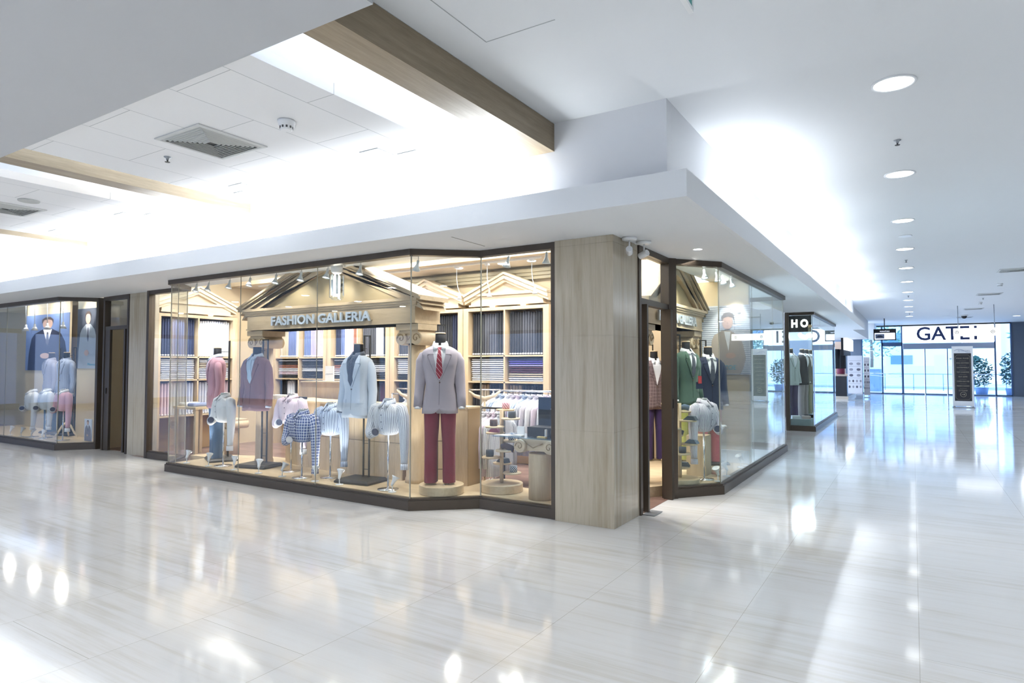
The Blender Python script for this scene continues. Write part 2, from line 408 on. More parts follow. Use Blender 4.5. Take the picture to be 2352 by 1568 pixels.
struct('wall_far_left', MB().box(-9, -2.3, 39, 39.1, 0, 3.6), MATS['grey_side_wall'])
struct('wall_back', MB().box(-3, 9, -9.1, -9, 0, 3.6), mat('back_wall_grey', '#a9adb5', .7))
struct('wall_opposite', MB().box(-26, -3, -6.1, -6.0, 0, 3.3), mat('opposite_wall', '#b9bcc4', .6))
for i in range(5):   # lit shopfronts across the mall, seen only mirrored in the glass
    x = -24.5+i*4.3
    w = sempty('window_opposite')
    MB().box(x, x+3.4, -5.99, -5.96, .15, 2.5).build('window_pane', mat('lit_shopfront', '#6d8fbf', .3, emit=(.35, .55, .95), estr=.8), w)
    MB().box(x-.08, x, -6, -5.9, 0, 2.6).box(x+3.4, x+3.48, -6, -5.9, 0, 2.6).box(x, x+3.4, -6, -5.9, 2.5, 2.6).build('window_frame', BRONZE, w)
for i in range(3):
    w = sempty('window_west'); y = -8.2+i*4.7
    for j in range(4):
        MB().box(-25.98, -25.95, y+j*1.05, y+j*1.05+1.0, .2, 2.6).build('window_pane', mat(f'far_pane_{(i+j)%3}', ('#3d68a8', '#6f8fbf', '#28406e')[(i+j) % 3], .3, emit=((.16, .34, .75), (.4, .55, .9), (.1, .16, .35))[(i+j) % 3], estr=.55), w)
    MB().box(-26, -25.9, y-.1, y+4.3, 2.6, 2.75).box(-26, -25.9, y-.1, y+4.3, 0, .2).build('window_frame', BRONZE, w)

# ------------------------------------------------------------------ shopfront glazing
def glazing(name, path, joints=(), posts=(), gm=GLASS, sill=.12, head=(2.655, 2.72), th=.09):
    """sill and head follow the path; one pane per stretch, split at joint fractions"""
    w = sempty(name)
    s_, h_, e_ = MB(), MB(), MB()
    for p, q in zip(path, path[1:]):
        s_.seg(p, q, th, .0, sill-.02, th*.41); s_.seg(p, q, th*.62, sill-.02, sill, th*.25); h_.seg(p, q, th, head[0], head[1]-.0, th*.41)
    s_.build('sill', BRONZE, w); h_.build('head_frame', BRONZE, w)
    for i, (p, q) in enumerate(zip(path, path[1:])):
        fr = [0] + list(joints[i] if i < len(joints) else ()) + [1]
        for a, b in zip(fr, fr[1:]):
            P = (p[0]+(q[0]-p[0])*a, p[1]+(q[1]-p[1])*a); Q = (p[0]+(q[0]-p[0])*b, p[1]+(q[1]-p[1])*b)
            L = math.hypot(Q[0]-P[0], Q[1]-P[1]); g = .003/L
            P2 = (P[0]+(Q[0]-P[0])*g, P[1]+(Q[1]-P[1])*g); Q2 = (Q[0]-(Q[0]-P[0])*g, Q[1]-(Q[1]-P[1])*g)
            MB().seg(P2, Q2, .01, sill, head[0]).build('glass_pane', gm, w)
            if b < 1: e_.seg((Q[0]-.003, Q[1]), (Q[0]+.003, Q[1]), .009, sill, head[0])
    for p in path[1:-1]: e_.rbox(p[0], p[1], sill, head[0], .011, .011, 0)
    if e_.v: e_.build('glass_joint', mat('joint_silicone', '#aaa798', .4), w)
    for x, y, lx, ly, a in posts: MB().rbox(x, y, 0, head[1], lx, ly, R(a)).build('post', BRONZE, w)
    return w
P0, P1, P2 = (-9.0, 5.13), (-4.45, 5.09), (-3.89, 5.57)
glazing('window_1', [(-10.52, 5.68), (-9.52, 5.68), P0, P1, P2, (-3.0, 5.57)], [(), (), (.04, .357, .68)], [(-10.56, 5.68, .07, .1, 0), (-2.985, 5.57, .06, .1, 0)])
glazing('window_2', [(-2.345, 7.13), (-1.93, 7.66), (-1.93, 12.08), (-2.5, 12.1)], [(), (.42, .78)], [(-2.335, 7.12, .1, .1, 50)], GLASSG)
glazing('window_3', [(-18.6, 5.33), (-12.88, 5.33), (-12.47, 5.80)], [(.35, .61)], [(-12.46, 5.80, .08, .1, 0)])
glazing('window_4', [(-2.47, 15.95), (-1.93, 15.95), (-1.96, 21.2), (-2.6, 21.2)], [(), (.3, .62)], [(-2.46, 15.92, .09, .12, 0)], GLASSG)
struct('wall_bay_return', MB().box(-4.5, -2.5, 12.1, 15.8, 0, 2.72), mat('cream_wall', '#dad8d6', .5))
struct('wall_far_shop', MB().box(-6.5, -4.6, 15.8, 24.8, 0, 3.2), MATS['far_blue_wall'])
# door openings
def door(name, p, q, transom=2.13, leaf=None):
    w = sempty(name)
    dx, dy = q[0]-p[0], q[1]-p[1]; L = math.hypot(dx, dy); ux, uy = dx/L, dy/L
    a = math.atan2(dy, dx)
    for (cx, cy) in (p, q): MB().rbox(cx, cy, 0, 2.655, .06, .10, a).build('door_jamb', BRONZE, w)
    MB().seg(p, q, .10, 2.655, 2.72, .06).build('door_head', BRONZE, w)
    MB().seg(p, q, .08, transom, transom+.06).build('transom_bar', BRONZE, w)
    MB().seg(p, q, .008, transom+.06, 2.655).build('transom_pane', GLASSD, w)
    return w
door('door_1', (-2.375, 6.155), (-2.375, 7.08))
MB().box(-2.36, -2.30, 6.27, 6.31, .01, 2.13).build('door_leaf_edge', BRONZE, bpy.data.objects['door_1'])
MB().box(-2.32, -2.20, 6.16, 6.40, .004, .008).build('threshold_plate', GREY, bpy.data.objects['door_1'])
d2 = door('door_2', (-12.22, 5.80), (-11.33, 5.76))
MB().box(-11.52, -11.47, 5.74, 5.80, .01, 2.13).build('door_leaf_edge', BRONZE, d2)
MB().box(-12.185, -12.02, 5.76, 5.80, .01, 2.13).build('door_stile', BRONZE, d2)
MB().box(-12.11, -12.10, 5.745, 5.762, 1.0, 1.1).build('door_lock', BLACK, d2)
MB().rbox(-2.345, 7.075, .0, 2.13, .10, .13, 0).build('door_stile', BRONZE, bpy.data.objects['door_1'])
MB().box(-2.292, -2.286, 7.06, 7.075, 1.02, 1.12).build('door_lock', BLACK, bpy.data.objects['door_1'])

# gate facade
w = sempty('window_5')
for i, (a, b) in enumerate(((-2.3, -1.36), (-1.36, -.46), (3.44, 4.06))): MB().box(a+.03, b-.03, 39.0, 39.012, .05, 3.55).build('glass_pane', GLASSB, w)
MB().box(-.43, 3.41, 39.0, 39.012, 2.62, 2.66).build('glass_pane', GLASSB, w)
for x in (-2.3, -1.36, -.46, 3.43, 4.06): MB().box(x-.035, x+.035, 38.97, 39.05, 0, 3.6).build('mullion', mat('blue_steel', '#42597c', .4, .4), w)
MB().box(-2.3, 4.06, 38.95, 39.05, 3.53, 3.6).build('head_frame', BLACK, w)
MB().box(-1.36, -.46, 38.97, 39.05, 2.50, 2.70).box(-2.3, -.46, 38.97, 39.05, 0, .06).box(3.43, 4.06, 38.97, 39.05, 0, .06).build('rail', MATS['blue_steel'], w)
d5 = sempty('door_5')
MB().box(-.42, 3.39, 38.93, 39.05, 2.34, 2.63).build('door_operator', mat('brushed_header', '#8491a8', .3, .7), d5)
for a, b in ((-.42, .5), (.54, 1.45), (1.49, 2.42), (2.46, 3.39)):
    MB().box(a, b, 38.99, 39.0, .05, 2.34).build('door_pane', GLASSB, d5)
    MB().box(a-.02, a+.02, 38.96, 39.03, 0, 2.34).box(a, b, 38.97, 39.02, 0, .06).build('door_rail', MATS['blue_steel'], d5)
m = MB()
for y0, A, ph in ((1.02, .07, 0), (.93, .05, 1.2), (1.1, .04, 2.5)):
    for a, b in ((-2.25, -.5), (2.5, 3.38)):
        pts = [(a+(b-a)*k/14, 38.975, y0+A*sin(ph+3*(a+(b-a)*k/14))) for k in range(15)]; m.tube(pts, .012, 5)
m.build('wave_decal', WPL, d5)
for k in range(5): MB().cyl((1.62+.13*k, 38.975, 1.83), (1.62+.13*k, 38.982, 1.83), .05, n=14).build('door_sticker', WPL, d5)

# ------------------------------------------------------------------ display platforms and the long counter
def arc(pts, n=6):
    """Catmull-Rom through ground points"""
    out = []; P = [pts[0]] + list(pts) + [pts[-1]]
    for i in range(1, len(P)-2):
        for k in range(n):
            t = k/n; a, b, d, e = (Vector(P[i-1]), Vector(P[i]), Vector(P[i+1]), Vector(P[i+2]))
            q = .5*((2*b) + (d-a)*t + (2*a-5*b+4*d-e)*t*t + (3*b-a-3*d+e)*t**3); out.append((q.x, q.y))
    return out + [tuple(pts[-1])]
back = arc([(-3.02, 5.98), (-3.7, 6.22), (-4.6, 6.25), (-6.4, 6.3), (-8.2, 6.3), (-8.75, 6.15), (-9.4, 5.95)])
o = MB().prism([(-9.46, 5.735), (-8.94, 5.735), (-8.94, 5.19), (-4.47, 5.15), (-3.91, 5.63), (-3.02, 5.63)] + back, .004, .12).build('display_platform', OAKH)
tag(o, 'low honey maple display platform behind the long shop window', 'platform')
o = MB().prism([(-2.42, 7.22), (-1.99, 7.7), (-1.99, 9.39), (-4.1, 9.39), (-3.6, 7.4), (-3.0, 6.98), (-2.62, 6.92)], .004, .12).build('display_platform', OAKH)
tag(o, 'low maple display platform inside the corridor side bay', 'platform')
front = arc([(-7.72, 6.12), (-7.3, 5.95), (-6.7, 5.86), (-6.0, 5.80), (-5.2, 5.80)], 5)
inner = [(x, y+.5) for x, y in front][::-1]
cnt = thing('sales_counter', 'long curved maple counter with vertical panel joints behind the shirt forms', 'counter')
mA = MB()
for a, b in zip(front, front[1:]):
    k = (b[0]-a[0])*.012, (b[1]-a[1])*.012
    mA.prism([(a[0]+k[0], a[1]+k[1]), (b[0]-k[0], b[1]-k[1]), (b[0], b[1]+.04), (a[0], a[1]+.04)], .12, .56)
    mA.prism([(a[0]+k[0], a[1]+k[1]), (b[0]-k[0], b[1]-k[1]), (b[0], b[1]+.04), (a[0], a[1]+.04)], .566, .99)
mA.build('front_panel', OAK, cnt)
MB().prism([(a, b+.02) for a, b in front] + inner, .12, .985).build('carcass', mat('joint_brown', '#8a6d48', .6), cnt)
MB().prism([(a, b-.015) for a, b in front] + inner, .991, 1.015).build('counter_top', OAKH, cnt)
e = thing('display_case', 'square-cornered maple end cabinet right of the portal column', 'cabinet')
MB().box(-4.80, -4.34, 5.95, 6.22, .12, 1.0).build('body', OAK, e); MB().box(-4.81, -4.33, 5.94, 6.23, 1.0, 1.02).build('top', OAKH, e)
MB().box(-4.338, -4.332, 5.95, 6.22, .12, 1.0).build('side_shade_panel', mat('shaded_maple', '#a08560', .5), e)  # darker maple sheet carries the shade of the cabinet's side face
e = thing('counter_riser', 'raised maple writing ledge on the long counter', 'ledge')
MB().box(-8.0, -7.1, 6.64, 6.9, .005, 1.24).build('body', OAK, e); MB().box(-8.02, -7.08, 6.62, 6.92, 1.24, 1.26).build('top', OAKH, e)
o = MB().box(-7.56, -7.38, 6.70, 6.715, 1.262, 1.49).build('price_card', WPL); tag(o, 'white price card standing on the raised counter ledge', 'card')
MB().box(-7.54, -7.40, 6.697, 6.699, 1.37, 1.375).build('printed_line', GREY, o)
for i, (x, w_, m_, l) in enumerate(((-7.45, .3, BLKCL, 'black folded sample cloth on the counter'), (-7.8, .26, WPL, 'white open sample sheet lying on the counter'))):
    o = MB().prism([(x-w_/2, 5.99+.0), (x+w_/2, 5.98), (x+w_/2-.06, 6.2), (x-w_/2-.06, 6.2)], 1.016, 1.05+.02*i).build('sample_cloth' if i == 0 else 'open_book', m_); tag(o, l, 'cloth' if i == 0 else 'book')
o = MB().tube([(-6.45, 6.05, 1.07), (-6.1, 6.05, 1.075), (-5.95, 6.05, 1.07)], [(.07, .055), (.09, .06), (.06, .05)], 12).build('leather_bolster', mat('tan_leather', '#9c6a52', .5)); tag(o, 'rolled tan leather piece on the counter', 'bolster')

# ------------------------------------------------------------------ pedimented portals
SILV = mat('polished_letter', '#cfd9e2', .3, .45)
PORT = wood('portal_maple', '#b9a384', '#cfbb9b', (.8, 5, 5), .45)
def portal(label, loc, rz, Wd, word_w):
    r = thing('pedimented_portal', label, 'portal', loc, rz)
    h = Wd/2; D = .46
    for s in (-1, 1):
        x = s*(h-.17)
        col = MB().lathe([(.128, .12), (.128, .17), (.118, .19), (.112, 1.0), (.104, 1.74)], x, .20, 28).build('column', OAK, r)
        cp = MB().box(x-.17, x+.17, .02, .40, 1.915, 1.985).box(x-.14, x+.14, .05, .37, 1.87, 1.915)
        for t in (-1, 1): cp.tube([(x+t*.115, .045, 1.82), (x+t*.115, .07, 1.82), (x+t*.115, .35, 1.82), (x+t*.115, .375, 1.82)], [.078, .083, .083, .078], 20)
        cp.box(x-.1, x+.1, .07, .35, 1.76, 1.87); cp.build('capital', PORT, col)
        vl = MB()
        for t in (-1, 1):
            pts = [(x+t*.115+(.06-.005*k)*cos(k*.7)*t, .042, 1.82+(.06-.005*k)*sin(k*.7)) for k in range(11)]; vl.tube(pts, .006, 6)
        vl.tube([(x-.05, .045, 1.86), (x, .045, 1.80), (x+.05, .045, 1.86)], .005, 6)
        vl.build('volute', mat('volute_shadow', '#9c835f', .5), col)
    en = MB().box(-h+.03, h-.03, 0, D, 1.99, 2.20)
    for k, (z0, z1) in enumerate(((2.20, 2.225), (2.225, 2.25), (2.25, 2.285))): en.box(-h-.02*k, h+.02*k, -.02*(k+1), D, z0, z1)
    en.box(-h+.02, h-.02, -.012, D, 1.99, 2.01)
    en.build('entablature', PORT, r)
    H = .62; L = math.hypot(h, H); ux, uz = h/L, H/L
    pd = MB(); ap = 2.285+H
    for k, (off, th, yf) in enumerate(((0, .05, -.09), (.05, .045, -.065), (.095, .06, -.035), (.155, .09, 0))):
        for s in (-1, 1):
            a0 = off/ux; a1 = (off+th)/ux
            x0 = s*(h+.10); z = lambda xx, a: ap + .06 - a - abs(xx)/h*H
            pd.prism([(0, z(0, a0)), (x0, z(x0, a0)), (x0 if k < 2 else s*(h-.02), max(z(x0 if k < 2 else s*(h-.02), a1), 2.286)), (0, z(0, a1))][::s], yf, D-.005*k, 'xz')
    pd.build('raking_cornice', WALN2, r)
    MB().prism([(-h+.2, 2.286), (h-.2, 2.286), (0, ap-.16)], .06, D-.05, 'xz').build('tympanum', TYMP, r)
    t = text('lettering', 'FASHION GALLERIA', .165, SILV, r, (-.05, -.03, 2.045), (90, 0, 0), .012, word_w, .005)
    MB().box(-word_w/2-.05, word_w/2-.05, -.012, -.002, 2.05, 2.055).build('letter_rail', OAK, r)
    return r
WALN2 = wood('cornice_maple', '#b39e80', '#ccb898', (.8, 5, 5), .45); TYMP = mat('tympanum_maple', '#b5a480', .5)
p1 = portal('great maple temple front with FASHION GALLERIA lettering behind the long window', (-6.42, 5.64, 0), 0, 3.16, 1.86)
p2 = portal('smaller maple temple front facing the corridor inside the side bay', (-2.58, 8.17, 0), 90, 2.3, 1.55)

e = thing('display_table', 'low maple table with folded shirts behind the leftmost narrow pane', 'table', (-10.1, 6.25, .005))
MB().box(-.32, .32, -.25, .25, .78, .82).build('tabletop', OAKH, e)
for sx in (-1, 1):
    for sy in (-1, 1): MB().box(sx*.28-.025, sx*.28+.025, sy*.21-.025, sy*.21+.025, 0, .78).build('leg', OAK, e)
for k, (x, col, l) in enumerate(((-10.28, '#e8ebf2', 'white folded shirt on the low table behind the narrow pane'), (-10.02, '#8f9bbd', 'slate blue folded shirt on the low table behind the narrow pane'))):
    o = MB().rings([[(.11*math.copysign(abs(cos(a))**.4, cos(a))*q, .15*math.copysign(abs(sin(a))**.4, sin(a))*q, z) for a in [2*pi*i/16 for i in range(16)]] for z, q in ((0, .95), (.012, 1), (.04, 1), (.055, .9))]).build('folded_shirt', mat('folded_'+str(k), col, .8)); o.location = (x, 6.2, .827); tag(o, l, 'shirt')
# hanging glass lamp in front of the big pediment
e = thing('ceiling_lamp', 'cluster lamp of glass and mirror strips hanging before the big pediment', 'lamp', (-5.93, 5.42, 0))
MB().lathe([(.05, 2.62), (.07, 2.64), (.07, 2.72)], 0, 0, 16).build('canopy', WPL, e)
m = MB()
for k in range(9): a = k*2*pi/9; m.rbox(.085*cos(a), .085*sin(a), 2.32+.02*(k % 3), 2.60, .03, .006, a+pi/2)
m.build('glass_strip', mat('lamp_mirror', '#dfe6ea', .1, .9), e)
MB().lathe([(.02, 2.34), (.03, 2.36), (.03, 2.60), (.02, 2.62)], 0, 0, 12).build('bulb', LAMPW, e)
MB().lathe([(.001, 2.285), (.06, 2.295), (.09, 2.33), (.088, 2.33), (.05, 2.30)], 0, 0, 20).build('bowl', ACR, e)

# ------------------------------------------------------------------ shelving bays with cloth
def ped_small(parent, x, y, Wd):
    h = Wd/2; m = MB().box(x-h, x+h, y-.20, y, 2.43, 2.56).box(x-h-.03, x+h+.03, y-.235, y, 2.56, 2.60).box(x-h-.02, x+h+.02, y-.225, y, 2.405, 2.43)
    for s in (-1, 1):
        for off, th, yf in ((0, .035, -.27), (.04, .06, -.25), (.10, .045, -.22)):
            z = lambda xx, a: 2.90 - a - abs(xx)/h*.27
            x0 = s*(h+.10)
            m.prism([(x, z(0, off)), (x+x0, z(x0, off)), (x+x0, z(x0, off+th)), (x, z(0, off+th))][::s], y+yf, y, 'xz')
    m.prism([(x-h+.1, 2.60), (x+h-.1, 2.60), (x, 2.84)], y-.16, y-.001, 'xz')
    m.build('pediment', OAKL, parent)
OAKL = wood('light_maple', '#d9c5a5', '#e8d6b8', (.8, 5, 5), .45)
def bay(label, x0, y, ztop=2.33, n=2, Wd=1.38):
    """wall shelving unit; x0 is its left end, its back at y"""
    u = thing('shelving_unit', label, 'shelving', (x0, y, 0))
    f = MB(); w2 = Wd/2; d = .36
    for x in (0, w2-.0125, Wd-.025): f.box(x, x+.025, -d, 0, .005, ztop)
    for z in (.62, 1.235, 1.63): f.box(.025, Wd-.025, -d, 0, z, z+.022)
    f.box(-.07, Wd+.07, -d, 0, ztop, ztop+.05); f.box(-.07, 0, -d, 0, .005, ztop); f.box(Wd, Wd+.07, -d, 0, .005, ztop)
    f.build('frame', OAK, u); MB().box(.0, Wd, -.012, -.002, .01, ztop).build('back_panel', mat('bay_back', '#b89664', .6), u)
    ped_small(u, w2, -.12, Wd*.93)
    for sx in (.3, .7): MB().lathe([(.035, 2.392), (.04, 2.404)], Wd*sx, -.27, 14).build('spot_lens', LAMPW, u)
    return u
CLOTH = {}
def cloth(k):
    if k in CLOTH: return CLOTH[k]
    colr = {'char': '#2c2d33', 'grey': '#45464e', 'pin': '#3b3d46', 'navy': '#2c3350', 'white': '#eef0f6', 'pale': '#cfd5ea', 'pink': '#e9d3de', 'lilac': '#b6aee0', 'wine': '#5a2c3e', 'blue': '#6f7fae', 'rust': '#b47a66', 'green': '#86a48c', 'tan': '#c7b8a4', 'violet': '#6a62c0'}[k]
    CLOTH[k] = fabric('cloth_'+k, colr, 'stripe' if k in ('grey', 'pin', 'pale') else None, '#6d707e' if k != 'pale' else '#ffffff', .011, .2, .8)
    return CLOTH[k]
WARMNAME = {'char': 'charcoal', 'grey': 'grey striped', 'pin': 'dark pinstripe', 'navy': 'navy', 'white': 'white', 'pale': 'pale blue striped', 'pink': 'pale pink', 'lilac': 'lilac', 'wine': 'wine red', 'blue': 'mid blue', 'rust': 'rust red', 'green': 'sage green', 'tan': 'tan', 'violet': 'violet'}
protoV, protoH = {}, {}
def vbolt(k):
    if k not in protoV:
        b = thing('fabric_roll', 'x', 'fabric', (0, 0, -50))
        rs = []
        for z in (0.0, .02, .56, .585):
            q = .8 if z in (0.0, .585) else 1
            rs.append([(.0205*q*math.copysign(abs(cos(a))**.6, cos(a)), -.13 + .12*math.copysign(abs(sin(a))**.6, sin(a)), z) for a in [2*pi*i/12 for i in range(12)]])
        MB().rings(rs).build('cloth', cloth(k), b)
        MB().box(-.015, .015, -.258, -.248, .012, .03).build('paper_tag', WPL, b)
        protoV[k] = b; b['proto'] = 1
    return protoV[k]
def hbolt(k):
    if k not in protoH:
        rs = []
        for x in (-.29, -.285, .285, .29):
            rs.append([(x, -.15+.13*math.copysign(abs(cos(a))**.7, cos(a)), .0145+.0145*math.copysign(abs(sin(a))**.8, sin(a))) for a in [2*pi*i/12 for i in range(12)]])
        o = MB().rings(rs).build('folded_cloth', cloth(k)); tag(o, 'x', 'fabric'); protoH[k] = o; o['proto'] = 1; o.location = (0, 0, -50)
    return protoH[k]
def fill(x0, y, where, upper, folded, lower, rot=0, skip_lower=False):
    """cloth for the two halves of a bay"""
    M = Matrix.Translation((x0, y, 0)) @ Matrix.Rotation(R(rot), 4, 'Z')
    for half in (0, 1):
        hx = .03 + half*.6775; side = ('left', 'right')[half]
        for row, z, seq, n, hs in (('upper', 1.653, upper, 14, 1.12), ('lower', .645, lower, 12, .97)):
            ks = seq[half] if isinstance(seq, (list, tuple)) else seq
            if not ks: continue
            for i in range(n):
                k = ks.split()[int(i*len(ks.split())/n)]
                p = M @ Vector((hx+.035+i*(.585/(n-1)), -.02, z))
                b = dup(vbolt(k), p, rot, f'{WARMNAME[k]} cloth roll in the {row} {side} bin, {where}', f'{WARMNAME[k]} rolls, {row} {side} bin of {where}')
                b.scale = (1, 1, hs*random.uniform(.97, 1.0)); del b['proto']
                b.rotation_euler = (0, 0, R(rot))
        ks = (folded[half] if isinstance(folded, (list, tuple)) else folded).split()
        for i in range(11):
            k = ks[int(i*len(ks)/11)]
            p = M @ Vector((hx+.325+random.uniform(-.008, .008), -.03-random.random()*.01, 1.258+i*.0318))
            b = dup(hbolt(k), p, rot, f'folded {WARMNAME[k]} cloth in the {side} stack, {where}', f'folded {WARMNAME[k]} cloth, {side} stack of {where}'); del b['proto']
bay('maple shelving bay nearest the back left corner, with mixed pastel cloth', -10.44, 8.355)
fill(-10.44, 8.355, 'bay nearest the back left corner', ['tan blue white', 'blue lilac pink white'], ['char pink white rust char white', 'char char white grey char pale'], ['char white grey', 'grey pin char'])
bay('maple shelving bay seen under the big lettering, with grey and blue cloth', -8.91, 8.355)
fill(-8.91, 8.355, 'bay under the big lettering', ['navy blue white pink rust green', 'grey pin pale char'], ['char white pink rust char white', 'char pin white pale char grey'], ['grey pin char', 'char grey wine'])
bay('maple shelving bay behind the big portal column, with dark cloth', -7.38, 8.355)
fill(-7.38, 8.355, 'bay behind the big portal column', ['pin grey char', 'char char navy'], ['char white pale white', 'white pale white pale'], ['char grey pin', 'grey navy char'])
bay('rightmost maple shelving bay, with charcoal cloth and a purple folded stack', -5.85, 8.355)
fill(-5.85, 8.355, 'rightmost bay', ['char grey char', 'char pin char'], ['white pale white', 'pale tan wine wine lilac violet blue'], ['char tan char grey', 'tan grey char'])
lb = bay('maple shelving bay on the left side wall, with white cloth', -10.995, 6.50, Wd=1.38); lb.rotation_euler = (0, 0, R(90)); lb.location = (-10.995, 5.87, 0)
fill(-10.99, 5.87, 'left side wall bay', ['navy blue navy', 'white white pale white'], ['white pale white', 'white pale tan white'], ['pink white pale', 'pale white pink'], 90)
for o in list(protoV.values()) + list(protoH.values()):
    for ch in list(o.children): bpy.data.objects.remove(ch)
    bpy.data.objects.remove(o)

# ------------------------------------------------------------------ tailor's forms and shirt forms
def sup(rx, ry, a, n=2.5):
    ca, sa = cos(a), sin(a); return rx*math.copysign(abs(ca)**(2/n), ca), ry*math.copysign(abs(sa)**(2/n), sa)
JK = [(.765, .196, .120), (.81, .194, .120), (.95, .174, .116), (1.08, .154, .108), (1.20, .172, .120), (1.32, .196, .130), (1.40, .200, .122), (1.44, .188, .104), (1.468, .15, .088), (1.487, .108, .074), (1.50, .075, .066)]
def prof(T, z):
    if z <= T[0][0]: return T[0][1:]
    for a, b in zip(T, T[1:]):
        if z <= b[0]:
            t = (z-a[0])/(b[0]-a[0]); return tuple(a[i]+(b[i]-a[i])*t for i in (1, 2))
    return T[-1][1:]
def surf(T, x, z):
    rx, ry = prof(T, z); q = min(abs(x)/rx, .999); return -ry*(1-q**2.5)**(1/2.5)
def patch(mb, T, rows, off, n=6, th=.004):
    """garment piece lying on the front of the torso; rows = (z, x left, x right)"""
    F, Bk = [], []
    rr = []
    for a, b in zip(rows, rows[1:]):
        k = max(1, int(abs(a[0]-b[0])/.035))
        rr += [tuple(a[i]+(b[i]-a[i])*j/k for i in range(3)) for j in range(k)]
    rr.append(rows[-1])
    for z, a, b in rr:
        xs = [a+(b-a)*i/n for i in range(n+1)]
        ys = [surf(T, x, z) for x in xs]
        F.append([(x, y-off, z) for x, y in zip(xs, ys)]); Bk.append([(x, y-off+th, z) for x, y in zip(xs, ys)])
    for i in range(len(rr)-1):
        for j in range(n):
            for G, flip in ((F, 0), (Bk, 1)):
                q = [G[i][j], G[i+1][j], G[i+1][j+1], G[i][j+1]]; k = mb.add(q)
                idx = [k, k+1, k+2, k+3]; uv = [(q[m][0], q[m][2]) for m in range(4)]
                if flip: idx, uv = idx[::-1], uv[::-1]
                mb.face(idx, False, uv)
    R_ = [(F[i][0], Bk[i][0]) for i in range(len(rr))] + [(F[-1][j], Bk[-1][j]) for j in range(1, n+1)] + [(F[i][n], Bk[i][n]) for i in range(len(rr)-2, -1, -1)] + [(F[0][j], Bk[0][j]) for j in range(n-1, 0, -1)]
    for (a, b), (d, e_) in zip(R_, R_[1:]+R_[:1]):
        k = mb.add([a, b, e_, d]); mb.face([k, k+1, k+2, k+3])
    return mb
def collar(parent, T, m, z=1.487, r=.068, h=.05, name='shirt_collar'):
    """stand and fall of a shirt collar, open at the front, falling to two points"""
    cb = MB(); n = 34; A = [-2.93+5.86*k/(n-1) for k in range(n)]
    def sm(x): x = max(0, min(1, x)); return x*x*(3-2*x)
    def row(f): return [f(a, sm((abs(a)-1.1)/1.7), sm((abs(a)-1.9)/.75)*sm((3.1-abs(a))/.35)) for a in A]
    P_ = lambda a, rr, zz, push=0: (rr*sin(a)*1.03, rr*cos(a)*.97+.006-push, zz)
    cb.rings([row(lambda a, s, p: P_(a, r-.004, z-.012-.012*s)), row(lambda a, s, p: P_(a, r-.004, z+h*(1-.50*s))), row(lambda a, s, p: P_(a, r+.003, z+h*(1-.48*s)+.002)),
              row(lambda a, s, p: P_(a, r+.014+.006*p, z+h*.45*(1-s)-.004*s, .016*p)), row(lambda a, s, p: P_(a, r+.022+.020*p, z+.002-.010*s-.042*p, .036*p)),
              row(lambda a, s, p: P_(a, r+.016+.020*p, z+.001-.010*s-.042*p, .030*p)), row(lambda a, s, p: P_(a, r+.006, z+h*.4*(1-s)-.012*s))], False, False, True, False)
    return cb.build(name, m, parent)
def neck(parent, T, z0=1.47, z1=1.625, r=.056, m=None, capm=None, tilt=.012):
    nb = MB(); nb.rings([[(rr*cos(2*pi*k/18), .012+rr*sin(2*pi*k/18)*.95, zz) for k in range(18)] for rr, zz in ((r*1.15, z0-.03), (r*1.08, z0+.03), (r, z0+.09), (r*.98, z1))])
    nk = nb.build('neck', m or BLKCL, parent)
    MB().rings([[(rr*cos(2*pi*k/18), .012+rr*sin(2*pi*k/18)*.95, zz) for k in range(18)] for rr, zz in ((r*1.02, z1+.001), (r*1.04, z1+.008), (r*.9, z1+.016))]).build('neck_cap', capm or mat('cap_wood', '#dfc19c', .4), nk)
    return nk
